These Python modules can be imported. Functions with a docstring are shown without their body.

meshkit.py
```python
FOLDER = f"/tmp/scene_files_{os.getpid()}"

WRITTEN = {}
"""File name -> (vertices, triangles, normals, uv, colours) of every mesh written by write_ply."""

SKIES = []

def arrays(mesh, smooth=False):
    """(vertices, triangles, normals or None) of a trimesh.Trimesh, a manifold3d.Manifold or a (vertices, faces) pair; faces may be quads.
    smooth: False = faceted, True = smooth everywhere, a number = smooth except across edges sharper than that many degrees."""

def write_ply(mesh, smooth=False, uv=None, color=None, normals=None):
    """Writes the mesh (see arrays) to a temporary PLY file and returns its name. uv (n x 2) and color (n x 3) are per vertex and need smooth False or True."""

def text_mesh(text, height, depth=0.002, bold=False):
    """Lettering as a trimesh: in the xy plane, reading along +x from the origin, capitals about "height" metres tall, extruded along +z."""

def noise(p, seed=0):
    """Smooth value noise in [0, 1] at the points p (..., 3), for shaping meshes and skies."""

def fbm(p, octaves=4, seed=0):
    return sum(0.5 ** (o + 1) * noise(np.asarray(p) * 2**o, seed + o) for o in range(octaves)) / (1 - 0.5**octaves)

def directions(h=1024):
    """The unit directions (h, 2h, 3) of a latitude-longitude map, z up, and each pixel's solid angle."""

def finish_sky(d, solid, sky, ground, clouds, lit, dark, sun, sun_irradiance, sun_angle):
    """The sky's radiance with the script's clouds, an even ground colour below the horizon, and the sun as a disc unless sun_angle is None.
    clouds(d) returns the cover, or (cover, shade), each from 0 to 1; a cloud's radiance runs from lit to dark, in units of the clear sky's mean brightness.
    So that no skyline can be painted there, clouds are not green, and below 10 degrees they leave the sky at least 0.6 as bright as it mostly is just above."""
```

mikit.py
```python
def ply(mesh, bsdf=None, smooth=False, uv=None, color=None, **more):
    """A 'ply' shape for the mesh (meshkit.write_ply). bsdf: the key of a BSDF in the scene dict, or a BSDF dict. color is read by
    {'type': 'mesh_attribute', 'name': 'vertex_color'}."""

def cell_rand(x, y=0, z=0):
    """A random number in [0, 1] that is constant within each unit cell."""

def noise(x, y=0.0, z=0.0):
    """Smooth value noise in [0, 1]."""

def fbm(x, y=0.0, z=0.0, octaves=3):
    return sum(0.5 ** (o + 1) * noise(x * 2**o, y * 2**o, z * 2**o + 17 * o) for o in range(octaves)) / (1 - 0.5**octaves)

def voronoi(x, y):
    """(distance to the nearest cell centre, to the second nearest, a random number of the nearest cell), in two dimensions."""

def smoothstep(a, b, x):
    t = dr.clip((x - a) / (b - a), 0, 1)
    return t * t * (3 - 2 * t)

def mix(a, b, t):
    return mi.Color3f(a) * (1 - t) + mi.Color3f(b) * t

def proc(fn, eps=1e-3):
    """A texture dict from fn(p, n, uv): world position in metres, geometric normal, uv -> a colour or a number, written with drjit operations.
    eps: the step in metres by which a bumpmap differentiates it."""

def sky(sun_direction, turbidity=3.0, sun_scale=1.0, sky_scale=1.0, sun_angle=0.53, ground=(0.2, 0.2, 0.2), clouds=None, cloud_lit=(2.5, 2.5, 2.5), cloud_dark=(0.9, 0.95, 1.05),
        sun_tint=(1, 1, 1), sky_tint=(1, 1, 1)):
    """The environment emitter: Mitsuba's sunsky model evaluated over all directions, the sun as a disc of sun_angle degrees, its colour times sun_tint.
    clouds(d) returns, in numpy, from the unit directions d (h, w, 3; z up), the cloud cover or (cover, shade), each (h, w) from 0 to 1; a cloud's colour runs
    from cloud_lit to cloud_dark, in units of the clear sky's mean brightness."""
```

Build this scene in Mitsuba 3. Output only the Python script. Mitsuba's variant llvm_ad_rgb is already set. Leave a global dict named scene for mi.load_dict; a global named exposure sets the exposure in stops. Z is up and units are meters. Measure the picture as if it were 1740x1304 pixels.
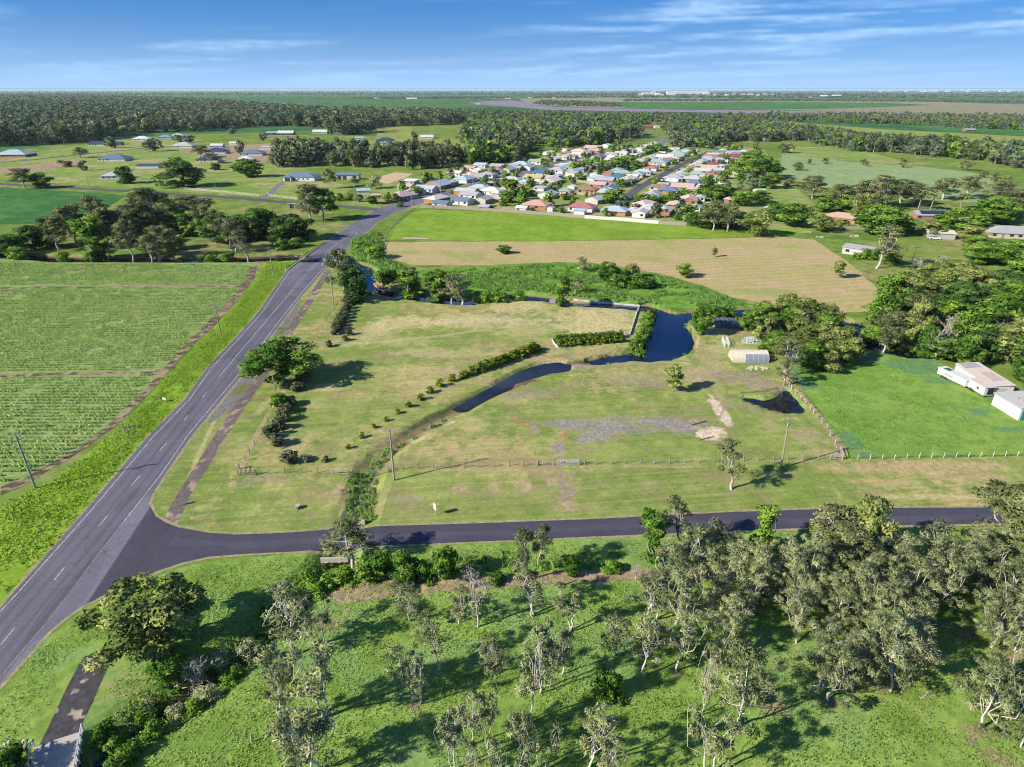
import math, random, numpy as np, trimesh, shapely, shapely.ops, mitsuba as mi, drjit as dr, mikit, meshkit
from shapely.geometry import Polygon, LineString, Point, box as sbox
from mikit import noise, fbm, smoothstep, mix, cell_rand, voronoi
T = mi.ScalarTransform4f
# ------------------------------------------------------------------ camera, sky, exposure
H, FOC, HOR = 62.0, 1080.0, 152.0            # camera height (m), focal length and horizon of the 1740 x 1304 photograph
PITCH = math.atan((652 - HOR) / FOC)
exposure = 2.9
scene, labels = {}, {}
scene['camera'] = {'type': 'perspective', 'fov': math.degrees(2 * math.atan(870 / FOC)), 'fov_axis': 'x', 'near_clip': 1.0, 'far_clip': 90000.0,
                   'to_world': T().look_at(origin=[0, 0, H], target=[0, math.cos(PITCH) * 100, H - math.sin(PITCH) * 100], up=[0, 0, 1])}
SUN = np.array([-.80, -.36, .51])
def clouds(d):
    az = np.degrees(np.arctan2(d[..., 0], d[..., 1])); el = np.degrees(np.arcsin(np.clip(d[..., 2], -1, 1)))
    # high thin cirrus in long flat streaks, and the pale air low over the horizon
    t = el - .035 * az + 2.2 * (meshkit.fbm(np.stack([az / 34 + 3, el / 9, az * 0], -1), 3, 2) - .5)
    big = meshkit.fbm(np.stack([az / 21 + 7.3, t / 2.1 + 4.6, az * 0], -1), 3, 3)
    st = meshkit.fbm(np.stack([az / 7.5 + 9, t * 2.8 + 3, az * 0 + 4], -1), 5, 11)
    fine = meshkit.fbm(np.stack([az / 1.3 - t * .6, t * 7.5, az * 0 + 9], -1), 4, 7)
    c = np.clip((big - .33) * 3.2, 0, 1) * np.clip((st - .43) * 4.2, 0, 1) * (.25 + 1.5 * fine)
    low = .93 * np.exp(-(np.maximum(el, 0) / 3.1) ** 1.4)
    return np.clip(low + (1 - low) * c * .72, 0, .97)
scene['sky'] = mikit.sky(SUN, turbidity=2.6, sun_angle=.9, clouds=clouds, cloud_lit=(2.35, 3.7, 5.7), cloud_dark=(1.6, 2.4, 3.6), sky_tint=(.092, .255, .53), sun_tint=(.88, 1.0, 1.20), ground=(.10, .14, .06))

# ------------------------------------------------------------------ survey: a photo position -> the point of the ground (metres, x right, y ahead)
def G(x, y, z=0.0):
    u, v = (x - 870) / FOC, (652 - y) / FOC
    c, s = math.cos(PITCH), math.sin(PITCH)
    t = (H - z) / (s - v * c)
    return np.array([u * t, (c + v * s) * t])
def GP(pts, z=0.0): return [tuple(G(x, y, z)) for x, y in pts]
def tall(x, yb, yt):                           # height in metres of what stands at (x, yb) and reaches up to the row yt
    b = G(x, yb); v = (652 - yt) / FOC; c, s = math.cos(PITCH), math.sin(PITCH)
    return H + b[1] / (c + v * s) * (-s + v * c)
def wide(x, y, w): return float(np.linalg.norm(G(x + w / 2, y) - G(x - w / 2, y)))
def seen(p): 
    c, s = math.cos(PITCH), math.sin(PITCH); return 870 + FOC * p[0] / (p[1] * c + H * s)
rng = np.random.default_rng(7)

# ------------------------------------------------------------------ bookkeeping
count, pending = {}, []
def numbered(name):
    n = count.get(name, 0); count[name] = n + 1
    return name if n == 0 else f'{name}_{n:03d}'
def structure(name, d): scene[name] = d; labels[name] = {'label': name.replace('_', ' '), 'kind': 'structure'}; return name
def tag(key, label, cat, group=None): 
    labels[key] = {'label': label, 'category': cat, **({'group': group} if group else {})}
def later(key, desc, zone, cat, x, y=0.0): pending.append((key, desc, zone, cat, x, y))       # its label is written once its neighbours are known
ORD = 'leftmost second third fourth fifth sixth seventh eighth ninth tenth eleventh twelfth thirteenth fourteenth fifteenth sixteenth seventeenth eighteenth nineteenth twentieth'.split()
BANDS = {2: ('nearer', 'farther'), 3: ('nearest', 'middle', 'farthest'), 4: ('nearest', 'second', 'third', 'farthest')}
def write_labels():
    sets = {}
    for it in pending: sets.setdefault((it[1], it[2]), []).append(it)
    for (desc, zone), its in sets.items():
        g = f'{desc} {zone}'; n = min(4, -(-len(its) // 16)); its.sort(key=lambda t: t[5]); rows = [its[len(its) * b // n:len(its) * (b + 1) // n] for b in range(n)]
        for b, row in enumerate(rows):
            row.sort(key=lambda t: t[4])
            for i, it in enumerate(row):
                m = len(row); o = '' if m == 1 and n == 1 else ', ' + ('leftmost' if i == 0 else 'rightmost' if i == m - 1 else (ORD[i] if i < 20 else 'a later one') + ' from left') + (f', {BANDS[n][b]} row' if n > 1 else '')
                tag(it[0], ' '.join((f'{desc} {zone}' + o).split()[:16]), it[3], g if len(its) > 1 else None)

# ------------------------------------------------------------------ mesh helpers
class MB:
    def __init__(s): s.v, s.f, s.n = [], [], 0
    def add(s, v, f): s.v.append(np.asarray(v, float)); s.f.append(np.asarray(f, int) + s.n); s.n += len(v); return s
    def quad(s, a, b, c, d): return s.add([a, b, c, d], [[0, 1, 2], [0, 2, 3]])
    def box(s, cx, cy, cz, lx, ly, lz, rz=0.0):   # centre of the footprint, bottom z
        v = np.array([[x, y, z] for x in (-.5, .5) for y in (-.5, .5) for z in (0, 1)]) * [lx, ly, lz]
        c, n = math.cos(rz), math.sin(rz); v[:, :2] = v[:, :2] @ np.array([[c, n], [-n, c]])
        return s.add(v + [cx, cy, cz], BOXF)
    def bar(s, p0, p1, w, h=None):                # a squared bar between two points
        p0, p1 = np.array(p0, float), np.array(p1, float); d = p1 - p0; L = np.linalg.norm(d); d /= L
        a = np.cross(d, [0, 0, 1.0]) if abs(d[2]) < .95 else np.array([1.0, 0, 0]); a /= np.linalg.norm(a); b = np.cross(d, a); h = h or w
        v = [p0 + d * L * x + a * w * y + b * h * z for x in (0, 1) for y in (-.5, .5) for z in (-.5, .5)]
        return s.add(v, BOXF)
    def tube(s, pts, rad, n=6, cap=True):
        p = np.asarray(pts, float); t = np.gradient(p, axis=0); t /= np.linalg.norm(t, axis=1, keepdims=True) + 1e-9
        a = np.cross(t, np.where(np.abs(t[:, 2:]) < .9, [0, 0, 1.0], [1.0, 0, 0])); a /= np.linalg.norm(a, axis=1, keepdims=True); b = np.cross(t, a)
        an = np.arange(n) * 2 * np.pi / n; r = np.broadcast_to(rad, len(p))[:, None, None]
        v = p[:, None] + r * (np.cos(an)[None, :, None] * a[:, None] + np.sin(an)[None, :, None] * b[:, None])
        i, j = np.meshgrid(np.arange(len(p) - 1), np.arange(n), indexing='ij')
        q = np.stack([i * n + j, i * n + (j + 1) % n, (i + 1) * n + (j + 1) % n, (i + 1) * n + j], -1).reshape(-1, 4)
        f = np.vstack([q[:, [0, 1, 2]], q[:, [0, 2, 3]]])
        if cap: f = np.vstack([f, [[(len(p) - 1) * n, (len(p) - 1) * n + k, (len(p) - 1) * n + k + 1] for k in range(1, n - 1)]])
        return s.add(v.reshape(-1, 3), f)
    def mesh(s): return np.vstack(s.v), np.vstack(s.f)
    def ply(s, bsdf, smooth=False, **k): return mikit.ply(s.mesh(), bsdf, smooth, **k)
BOXF = np.array([[0, 1, 3], [0, 3, 2], [4, 6, 7], [4, 7, 5], [0, 4, 5], [0, 5, 1], [2, 3, 7], [2, 7, 6], [0, 2, 6], [0, 6, 4], [1, 5, 7], [1, 7, 3]])
def at(p, rz=0.0, s=(1, 1, 1), z=None):
    return T().translate([float(p[0]), float(p[1]), float(Z(p) if z is None else z)]).rotate([0, 0, 1], math.degrees(rz)).scale([float(a) for a in (s if np.ndim(s) else (s, s, s))])
def part(parent, name, mb, bsdf, smooth=False, to=None):
    k = numbered(f'{parent}__{name}') if parent else numbered(name)
    scene[k] = mb.ply(bsdf, smooth, **({'to_world': to} if to is not None else {})) if isinstance(mb, MB) else {**mb, 'to_world': to}
    return k

# ------------------------------------------------------------------ plain materials
def rgb(c): return {'type': 'rgb', 'value': [float(x) for x in c]}
def paint(name, c, rough=.6, metal=0.0, spec=.4):
    scene['mat_' + name] = {'type': 'twosided', 'b': {'type': 'principled', 'base_color': rgb(c) if not callable(c) else mikit.proc(c), 'roughness': rough, 'metallic': metal, 'specular': spec}}
def matt(name, c): scene['mat_' + name] = {'type': 'twosided', 'b': {'type': 'diffuse', 'reflectance': rgb(c) if not callable(c) else mikit.proc(c)}}
for n, c, r in [('white', (.47, .48, .49), .5), ('cream', (.38, .34, .27), .5), ('offwhite', (.36, .36, .36), .5), ('paleblue', (.30, .38, .46), .45), ('slate', (.11, .15, .24), .4), ('navy', (.035, .05, .10), .4),
                ('lavender', (.30, .30, .36), .5), ('grey', (.27, .28, .30), .5), ('red', (.30, .13, .12), .5), ('maroon', (.17, .06, .06), .5), ('terracotta', (.38, .25, .20), .7), ('tan', (.38, .29, .22), .7),
                ('brown', (.22, .14, .10), .7), ('greenroof', (.22, .30, .24), .5), ('teal', (.24, .31, .32), .5), ('blueroof', (.05, .12, .22), .45), ('skyblue', (.16, .26, .36), .45), ('olive', (.36, .31, .14), .6),
                ('pinkish', (.55, .38, .32), .7), ('mauve', (.38, .30, .30), .6), ('brick', (.30, .14, .08), .8), ('darkbrick', (.17, .09, .065), .8), ('orangebrick', (.30, .165, .10), .8), ('yellow', (.75, .50, .04), .5),
                ('glass', (.02, .03, .045), .08), ('black', (.02, .02, .022), .6), ('rubber', (.025, .025, .025), .8), ('solar', (.012, .02, .07), .12), ('dkgreen', (.02, .11, .07), .5), ('tealdoor', (.03, .16, .15), .4),
                ('paling', (.25, .22, .19), .85), ('timber', (.235, .21, .185), .85), ('pole', (.27, .27, .25), .85), ('polegreen', (.20, .27, .24), .85), ('steel', (.45, .47, .50), .35), ('signblue', (.02, .10, .35), .5),
                ('redcar', (.40, .02, .02), .25), ('bluecar', (.03, .10, .30), .25), ('orange', (.60, .16, .04), .5), ('rust', (.24, .10, .05), .8), ('concrete', (.36, .34, .31), .85), ('framewhite', (.55, .62, .72), .4), ('stone', (.34, .31, .285), .9),
                ('barrel', (.50, .47, .40), .35), ('barrelblue', (.17, .21, .29), .4), ('barreldark', (.055, .075, .13), .55), ('wire', (.16, .16, .17), .5), ('log', (.16, .13, .11), .9), ('wash', (.44, .27, .17), .95), ('asbestos', (.40, .36, .34), .85)]:
    paint(n, c, r)

# ------------------------------------------------------------------ ground: where the channels run, and its height
POND = GP([(1118, 524), (1130, 528), (1150, 532), (1172, 531), (1176, 536), (1163, 543), (1160, 552), (1168, 560), (1175, 575), (1172, 588), (1160, 598), (1138, 607), (1105, 610), (1070, 609), (1040, 612), (1015, 616), (1003, 611), (1030, 605), (1070, 599), (1092, 590), (1098, 575), (1097, 560), (1103, 545), (1112, 532)])
POOL = GP([(968, 618), (962, 627), (935, 630), (905, 638), (880, 646), (862, 651), (842, 660), (820, 670), (800, 681), (784, 690), (782, 689), (798, 679.5), (817, 668), (838, 657), (862, 643), (890, 628), (925, 617), (950, 615)])
POOL2 = GP([(1268, 676), (1288, 678), (1303, 681), (1316, 677), (1326, 674), (1331, 666), (1338, 663), (1343, 671), (1352, 678), (1354, 686), (1364, 693), (1360, 698), (1345, 696), (1335, 698), (1322, 693), (1310, 693), (1300, 687), (1284, 682)])
CREEK = GP([(520, 438), (560, 432), (598, 438), (612, 447), (628, 452), (640, 466), (632, 480), (660, 492), (690, 497), (740, 505), (790, 508), (830, 500), (870, 497), (900, 500), (935, 504), (975, 512), (1020, 513), (1070, 516), (1100, 517), (1125, 525), (1105, 527), (1060, 521), (1010, 519), (960, 515), (930, 509), (890, 506), (850, 507), (800, 515), (750, 513), (700, 506), (660, 500), (630, 490), (622, 478), (626, 466), (606, 458), (590, 448), (555, 443), (520, 444)])
CREEK2 = GP([(1150, 532), (1200, 527), (1260, 524), (1330, 520), (1400, 530), (1440, 545), (1468, 556), (1490, 580), (1540, 596), (1600, 600), (1600, 606), (1540, 603), (1480, 590), (1452, 566), (1425, 556), (1390, 545), (1330, 533), (1260, 533), (1200, 534), (1160, 538)])
LCREEK = GP([(0, 432), (60, 432), (110, 434), (160, 437), (230, 436), (300, 437), (380, 436), (430, 434), (480, 432), (505, 431), (505, 440), (470, 442), (420, 443), (340, 444), (240, 444), (150, 443), (90, 443), (40, 438), (0, 437)])
DRAIN = GP([(862, 655), (830, 668), (790, 690), (750, 712), (715, 728), (680, 750), (655, 768), (640, 785), (628, 800), (622, 830), (618, 860), (610, 882)])
SCRUB = GP([(572, 948), (560, 965), (535, 985), (500, 1010), (460, 1050), (400, 1110), (340, 1160), (290, 1195), (245, 1222), (190, 1262), (150, 1300), (120, 1330)])
LP = [(Polygon(POND).buffer(.25), 1.5, 1.7), (Polygon(POOL).buffer(.3), .9, 1.5), (Polygon(POOL2), .8, 1.8), (Polygon(CREEK), 1.3, 2.6), (Polygon(CREEK2), 1.3, 2.6), (Polygon(LCREEK), 1.3, 2.6),
      (LineString(DRAIN).buffer(1.0), .8, 2.6), (LineString(SCRUB).buffer(1.0), 1.5, 3.4)]
LEVEL = [.92, .56, .46, 1.0, .9, 1.12]
NX0, NX1, NY0, NY1, CELL = -225.0, 205.0, 24.0, 330.0, 1.3
nx, ny = int((NX1 - NX0) / CELL), int((NY1 - NY0) / CELL)
gx, gy = NX0 + np.arange(nx + 1) * CELL, NY0 + np.arange(ny + 1) * CELL; NX1, NY1 = gx[-1], gy[-1]
XX, YY = np.meshgrid(gx, gy, indexing='ij'); PTS = shapely.points(XX.ravel(), YY.ravel())
HG = np.zeros(len(PTS)); CH = np.zeros(len(PTS))
for poly, dep, bank in LP:
    d = shapely.distance(PTS, poly); t = np.clip(d / bank, 0, 1); k = 1 - t * t * (3 - 2 * t)
    HG = np.minimum(HG, -dep * k); CH = np.maximum(CH, np.clip(1 - d / 6, 0, 1))

MAIN_L = [(-60, 1110), (21, 1010), (76, 948), (157, 855), (253, 741), (314, 680), (354, 623), (400, 575), (440, 530), (487, 461), (520, 435), (554, 410), (590, 385), (620, 367), (650, 352), (700, 338), (750, 326), (804, 312), (850, 301), (914, 285), (958, 274), (1009, 264), (1040, 257)]
MAIN_R = [(1045, 260), (1015, 267), (960, 279), (920, 292), (855, 309), (810, 320), (756, 335), (700, 351), (672, 362), (643, 377), (613, 405), (580, 432), (547, 464), (514, 502), (476, 551), (440, 600), (400, 652), (377, 680), (326, 741), (281, 806), (258, 842), (253, 857), (265, 878), (282, 889), (304, 897), (354, 906), (400, 909), (440, 908), (500, 905), (564, 900), (643, 895), (740, 892), (840, 889), (1000, 883), (1120, 877), (1240, 871), (1386, 866), (1520, 864), (1660, 863), (1800, 862)]
LANE_B = [(1800, 890), (1662, 891), (1448, 895), (1240, 903), (1000, 913), (840, 920), (628, 929), (500, 938), (440, 941), (400, 943), (354, 947), (310, 957), (268, 971), (220, 992), (175, 1013), (137, 1033), (110, 1052), (83, 1074), (53, 1108), (0, 1166), (-60, 1235)]
ROAD = Polygon(GP(MAIN_L + MAIN_R + LANE_B)).buffer(0)
SIDE = LineString(GP([(-60, 307), (0, 313), (89, 318), (177, 323), (280, 329), (374, 335), (440, 340), (488, 345), (568, 350), (620, 355), (660, 358)])).buffer(3.2)
dr_ = shapely.distance(PTS, ROAD)
und = (meshkit.fbm(np.stack([XX.ravel() / 9, YY.ravel() / 9, XX.ravel() * 0], -1), 3, 5) - .5) * .42
edge = np.minimum.reduce([XX.ravel() - NX0, NX1 - XX.ravel(), YY.ravel() - NY0, NY1 - YY.ravel()])
HG = HG + und * np.clip((dr_ - .8) / 4, 0, 1) * (1 - CH)
HG *= np.clip(edge / 6, 0, 1); HG = HG.reshape(nx + 1, ny + 1)
def Z(p):
    x, y = float(p[0]), float(p[1])
    if not (NX0 < x < NX1 and NY0 < y < NY1): return 0.0
    a, b = (x - NX0) / CELL, (y - NY0) / CELL; i, j = min(int(a), nx - 1), min(int(b), ny - 1); a -= i; b -= j
    h00, h10, h01, h11 = HG[i, j], HG[i + 1, j], HG[i, j + 1], HG[i + 1, j + 1]
    return h00 + (h10 - h00) * a + (h11 - h10) * b if a > b else h00 + (h11 - h01) * a + (h01 - h00) * b
NEAR = sbox(NX0, NY0, NX1, NY1)
ia, ja = np.meshgrid(np.arange(nx), np.arange(ny), indexing='ij'); ia, ja = ia.ravel(), ja.ravel()
CELLS = shapely.box(gx[ia], gy[ja], gx[ia + 1], gy[ja + 1])
GV = np.stack([XX.ravel(), YY.ravel(), HG.ravel()], 1)
def nid(i, j): return i * (ny + 1) + j
def tri2(ring_poly):
    out = []
    for g in getattr(ring_poly, 'geoms', [ring_poly]):
        if g.geom_type == 'Polygon' and g.area > 1e-5:
            v, f = trimesh.creation.triangulate_polygon(g, engine='earcut'); out.append((v, f))
    return out
def sheet(poly, off):
    """a sheet of ground over the polygon: it follows the ground's own triangles, OFF metres above them"""
    poly = poly.buffer(0); m = MB(); shapely.prepare(poly); inner = poly.intersection(NEAR)
    ins = shapely.contains(poly, CELLS); cross = shapely.intersects(poly, CELLS) & ~ins
    i, j = ia[ins], ja[ins]
    if len(i):
        q = np.stack([nid(i, j), nid(i + 1, j), nid(i + 1, j + 1), nid(i, j + 1)], 1); f = np.vstack([q[:, [0, 1, 2]], q[:, [0, 2, 3]]])
        u, inv = np.unique(f, return_inverse=True); m.add(GV[u] + [0, 0, off], inv.reshape(-1, 3))
    for i, j in zip(ia[cross], ja[cross]):
        for tri in ((nid(i, j), nid(i + 1, j), nid(i + 1, j + 1)), (nid(i, j), nid(i + 1, j + 1), nid(i, j + 1))):
            a, b, c = GV[list(tri)]; n = np.cross(b - a, c - a)
            for v, f in tri2(Polygon([a[:2], b[:2], c[:2]]).intersection(poly)):
                z = a[2] - ((v - a[:2]) @ n[:2]) / n[2] + off; m.add(np.column_stack([v, z]), f)
    for v, f in tri2(poly.difference(NEAR)): m.add(np.column_stack([v, np.full(len(v), off)]), f)
    V, F = m.mesh(); nn = np.cross(V[F[:, 1]] - V[F[:, 0]], V[F[:, 2]] - V[F[:, 0]])[:, 2]; F[nn < 0] = F[nn < 0][:, ::-1]
    return V, F
def rough(pts, amp=.5, step=1.5, seed=0):
    """the same outline with an irregular, natural edge"""
    p = Polygon(pts) if not isinstance(pts, Polygon) else pts; r = shapely.segmentize(p.exterior, step); c = np.array(r.coords)[:-1]
    n = meshkit.fbm(np.column_stack([c / 3.1, c[:, 0] * 0 + seed]), 3, seed) - .5; k = meshkit.fbm(np.column_stack([c / 3.1, c[:, 0] * 0 + seed + 40]), 3, seed + 5) - .5
    return Polygon(c + np.column_stack([n, k]) * 2 * amp).buffer(0)

# ------------------------------------------------------------------ materials of the ground
def seg(px, py, pts):                          # distance to a polyline
    d = mi.Float(1e9)
    for (ax, ay), (bx, by) in zip(pts[:-1], pts[1:]):
        ax, ay, bx, by = map(float, (ax, ay, bx, by)); ex, ey = bx - ax, by - ay; L = ex * ex + ey * ey
        t = dr.clip(((px - ax) * ex + (py - ay) * ey) / L, 0, 1)
        d = dr.minimum(d, dr.square(px - ax - t * ex) + dr.square(py - ay - t * ey))
    return dr.sqrt(d)
def grass(a, b, dry=(.30, .26, .12), dryness=.0, big=16, mid=2.6, row=None, c=None, camt=.5):
    def fn(p, n, uv):
        x, y = p.x, p.y
        n1, n2, n3 = fbm(x / big, y / big, 3), fbm(x / mid, y / mid, 7), noise(x * 2.3, y * 2.3, 1)
        col = mix(a, b, smoothstep(.32, .68, n1 * .55 + n2 * .45))
        if c is not None: col = mix(col, mi.Color3f(c), smoothstep(.56, .66, fbm(x / 11 + 31, y / 8, 9)) * camt)
        if dryness > 0: col = mix(col, mi.Color3f(dry), smoothstep(.66 - .5 * dryness, .92 - .5 * dryness, fbm(x / 22 + 9, y / 17, 2) * .6 + n2 * .28 + n3 * .12))
        if row is not None: col = col * (.86 + .28 * noise((x * row[1] - y * row[0]) / row[2], (x * row[0] + y * row[1]) / 40))
        return col * (.70 + .60 * (n3 * .35 + n2 * .3 + noise(x * 5.1, y * 5.1, 4) * .35))
    return fn
MUD, MUDDY = mi.Color3f(.085, .06, .042), mi.Color3f(.20, .15, .10)
def muddy(fn, lo=-.95, hi=-.25):
    def g(p, n, uv):                           # wet mud low on the banks
        col = fn(p, n, uv); k = smoothstep(hi, lo, p.z + (fbm(p.x / 1.7, p.y / 1.7) - .5) * .55)
        return mix(col, mix(MUDDY, MUD, smoothstep(lo + .2, lo - .2, p.z)), k)
    return g
PATCH = []                                     # worn places of the lot and its verge: (x, y, rx, ry, angle, colour, strength)
def spot(x, y, wpx, hpx, col, st=.9, ang=0.0):
    p = G(x, y); PATCH.append((p[0], p[1], wide(x, y, wpx) / 2, abs(G(x, y - hpx / 2)[1] - G(x, y + hpx / 2)[1]) / 2, ang, col, st))
EARTH, CLAY, SAND, DUST, STRAW, ASH = (.26, .215, .17), (.36, .175, .09), (.52, .44, .35), (.34, .275, .175), (.42, .37, .20), (.235, .215, .205)
for a in [(960, 720, 90, 12, ASH, .85), (1010, 738, 60, 26, ASH, .85), (1050, 732, 60, 20, ASH, .8), (1130, 715, 90, 18, ASH, .85), (1165, 728, 60, 28, ASH, .9), (1020, 712, 60, 8, EARTH, .7), (985, 748, 26, 24, ASH, .7),
          (878, 714, 20, 7, CLAY, .7), (892, 722, 16, 8, CLAY, .7), (882, 736, 10, 6, CLAY, .5), (958, 742, 20, 12, CLAY, .75), (1080, 722, 250, 34, ASH, .55), (1010, 726, 130, 30, ASH, .5), (910, 733, 22, 16, EARTH, .8), (950, 762, 26, 22, ASH, .9), (953, 780, 14, 12, EARTH, .8),
          (1205, 737, 60, 24, SAND, 1.0), (1224, 700, 24, 50, SAND, .9), (1228, 680, 14, 30, DUST, .8), (1190, 714, 30, 12, EARTH, .9), (1217, 668, 12, 16, DUST, .7),
          (963, 838, 26, 44, EARTH, .85), (966, 857, 38, 12, DUST, .9), (956, 812, 10, 24, EARTH, .8), (972, 806, 9, 22, EARTH, .8), (960, 866, 44, 8, DUST, .7),
          (784, 833, 38, 18, DUST, .75), (840, 828, 30, 20, DUST, .8), (889, 825, 28, 20, DUST, .8), (934, 819, 22, 18, DUST, .75), (690, 848, 60, 20, EARTH, .5), (1110, 826, 60, 10, EARTH, .3),
          (460, 815, 120, 9, EARTH, .75), (420, 826, 60, 6, EARTH, .6), (570, 840, 30, 40, DUST, .6), (628, 838, 8, 60, DUST, .8), (585, 868, 24, 18, DUST, .7), (545, 815, 50, 8, DUST, .5),
          (740, 858, 20, 8, DUST, .7), (327, 880, 16, 6, DUST, .7), (507, 866, 26, 8, DUST, .5), (1240, 838, 26, 10, EARTH, .6), (395, 822, 14, 12, DUST, .7),
          (650, 580, 200, 20, STRAW, .35), (690, 548, 140, 26, STRAW, .75), (800, 545, 200, 26, STRAW, .7), (880, 520, 110, 22, STRAW, .8), (1010, 545, 150, 56, STRAW, .85), (900, 560, 120, 34, STRAW, .5), (560, 660, 70, 14, STRAW, .6), (590, 672, 70, 16, (.38, .27, .15), .5), (830, 545, 340, 8, (.42, .38, .24), .6),
          (700, 630, 160, 18, STRAW, .35), (760, 600, 180, 20, STRAW, .45), (640, 560, 60, 30, STRAW, .5), (540, 690, 40, 10, DUST, .5), (450, 690, 20, 40, STRAW, .4), (870, 680, 80, 20, STRAW, .4), (920, 668, 60, 20, EARTH, .45), (800, 720, 60, 30, STRAW, .4),
          (1060, 640, 80, 22, DUST, .45), (1120, 650, 60, 16, EARTH, .4), (1000, 600, 140, 14, DUST, .55), (930, 612, 80, 16, DUST, .7), (985, 622, 50, 14, EARTH, .85), (1080, 616, 120, 8, DUST, .5), (1190, 640, 70, 40, DUST, .6), (1200, 600, 50, 60, DUST, .6), (1255, 640, 100, 20, EARTH, .7), (1300, 655, 80, 26, EARTH, .8), (1240, 590, 80, 30, STRAW, .45), (1280, 700, 40, 12, EARTH, .5), (1370, 740, 60, 34, DUST, .55), (1310, 725, 40, 20, DUST, .4), (1250, 690, 60, 14, EARTH, .4),
          (1395, 770, 60, 14, DUST, .6), (1560, 795, 320, 26, (.38, .29, .17), .75), (1500, 820, 120, 18, (.38, .29, .17), .6), (1650, 812, 160, 16, (.36, .28, .16), .7), (1700, 830, 140, 20, (.36, .29, .16), .6), (1600, 845, 240, 10, STRAW, .6), (770, 770, 160, 10, DUST, .4), (1100, 793, 300, 5, DUST, .55), (840, 800, 300, 5, DUST, .5), (1330, 784, 120, 6, DUST, .6)]: spot(*a)
PATCH += [(*(G(1183, 553)), 3, 9, .2, DUST, .6), (*G(985, 616), 4.5, 1.3, 0, (.085, .07, .05), .9), (*G(870, 672), 4, 2, 0, EARTH, .6), (*G(1090, 648), 9, 3, 0, EARTH, .45), (*G(700, 745), 5, 1.5, 0, STRAW, .6), (*G(760, 715), 6, 1.5, 0, STRAW, .6)]
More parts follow.
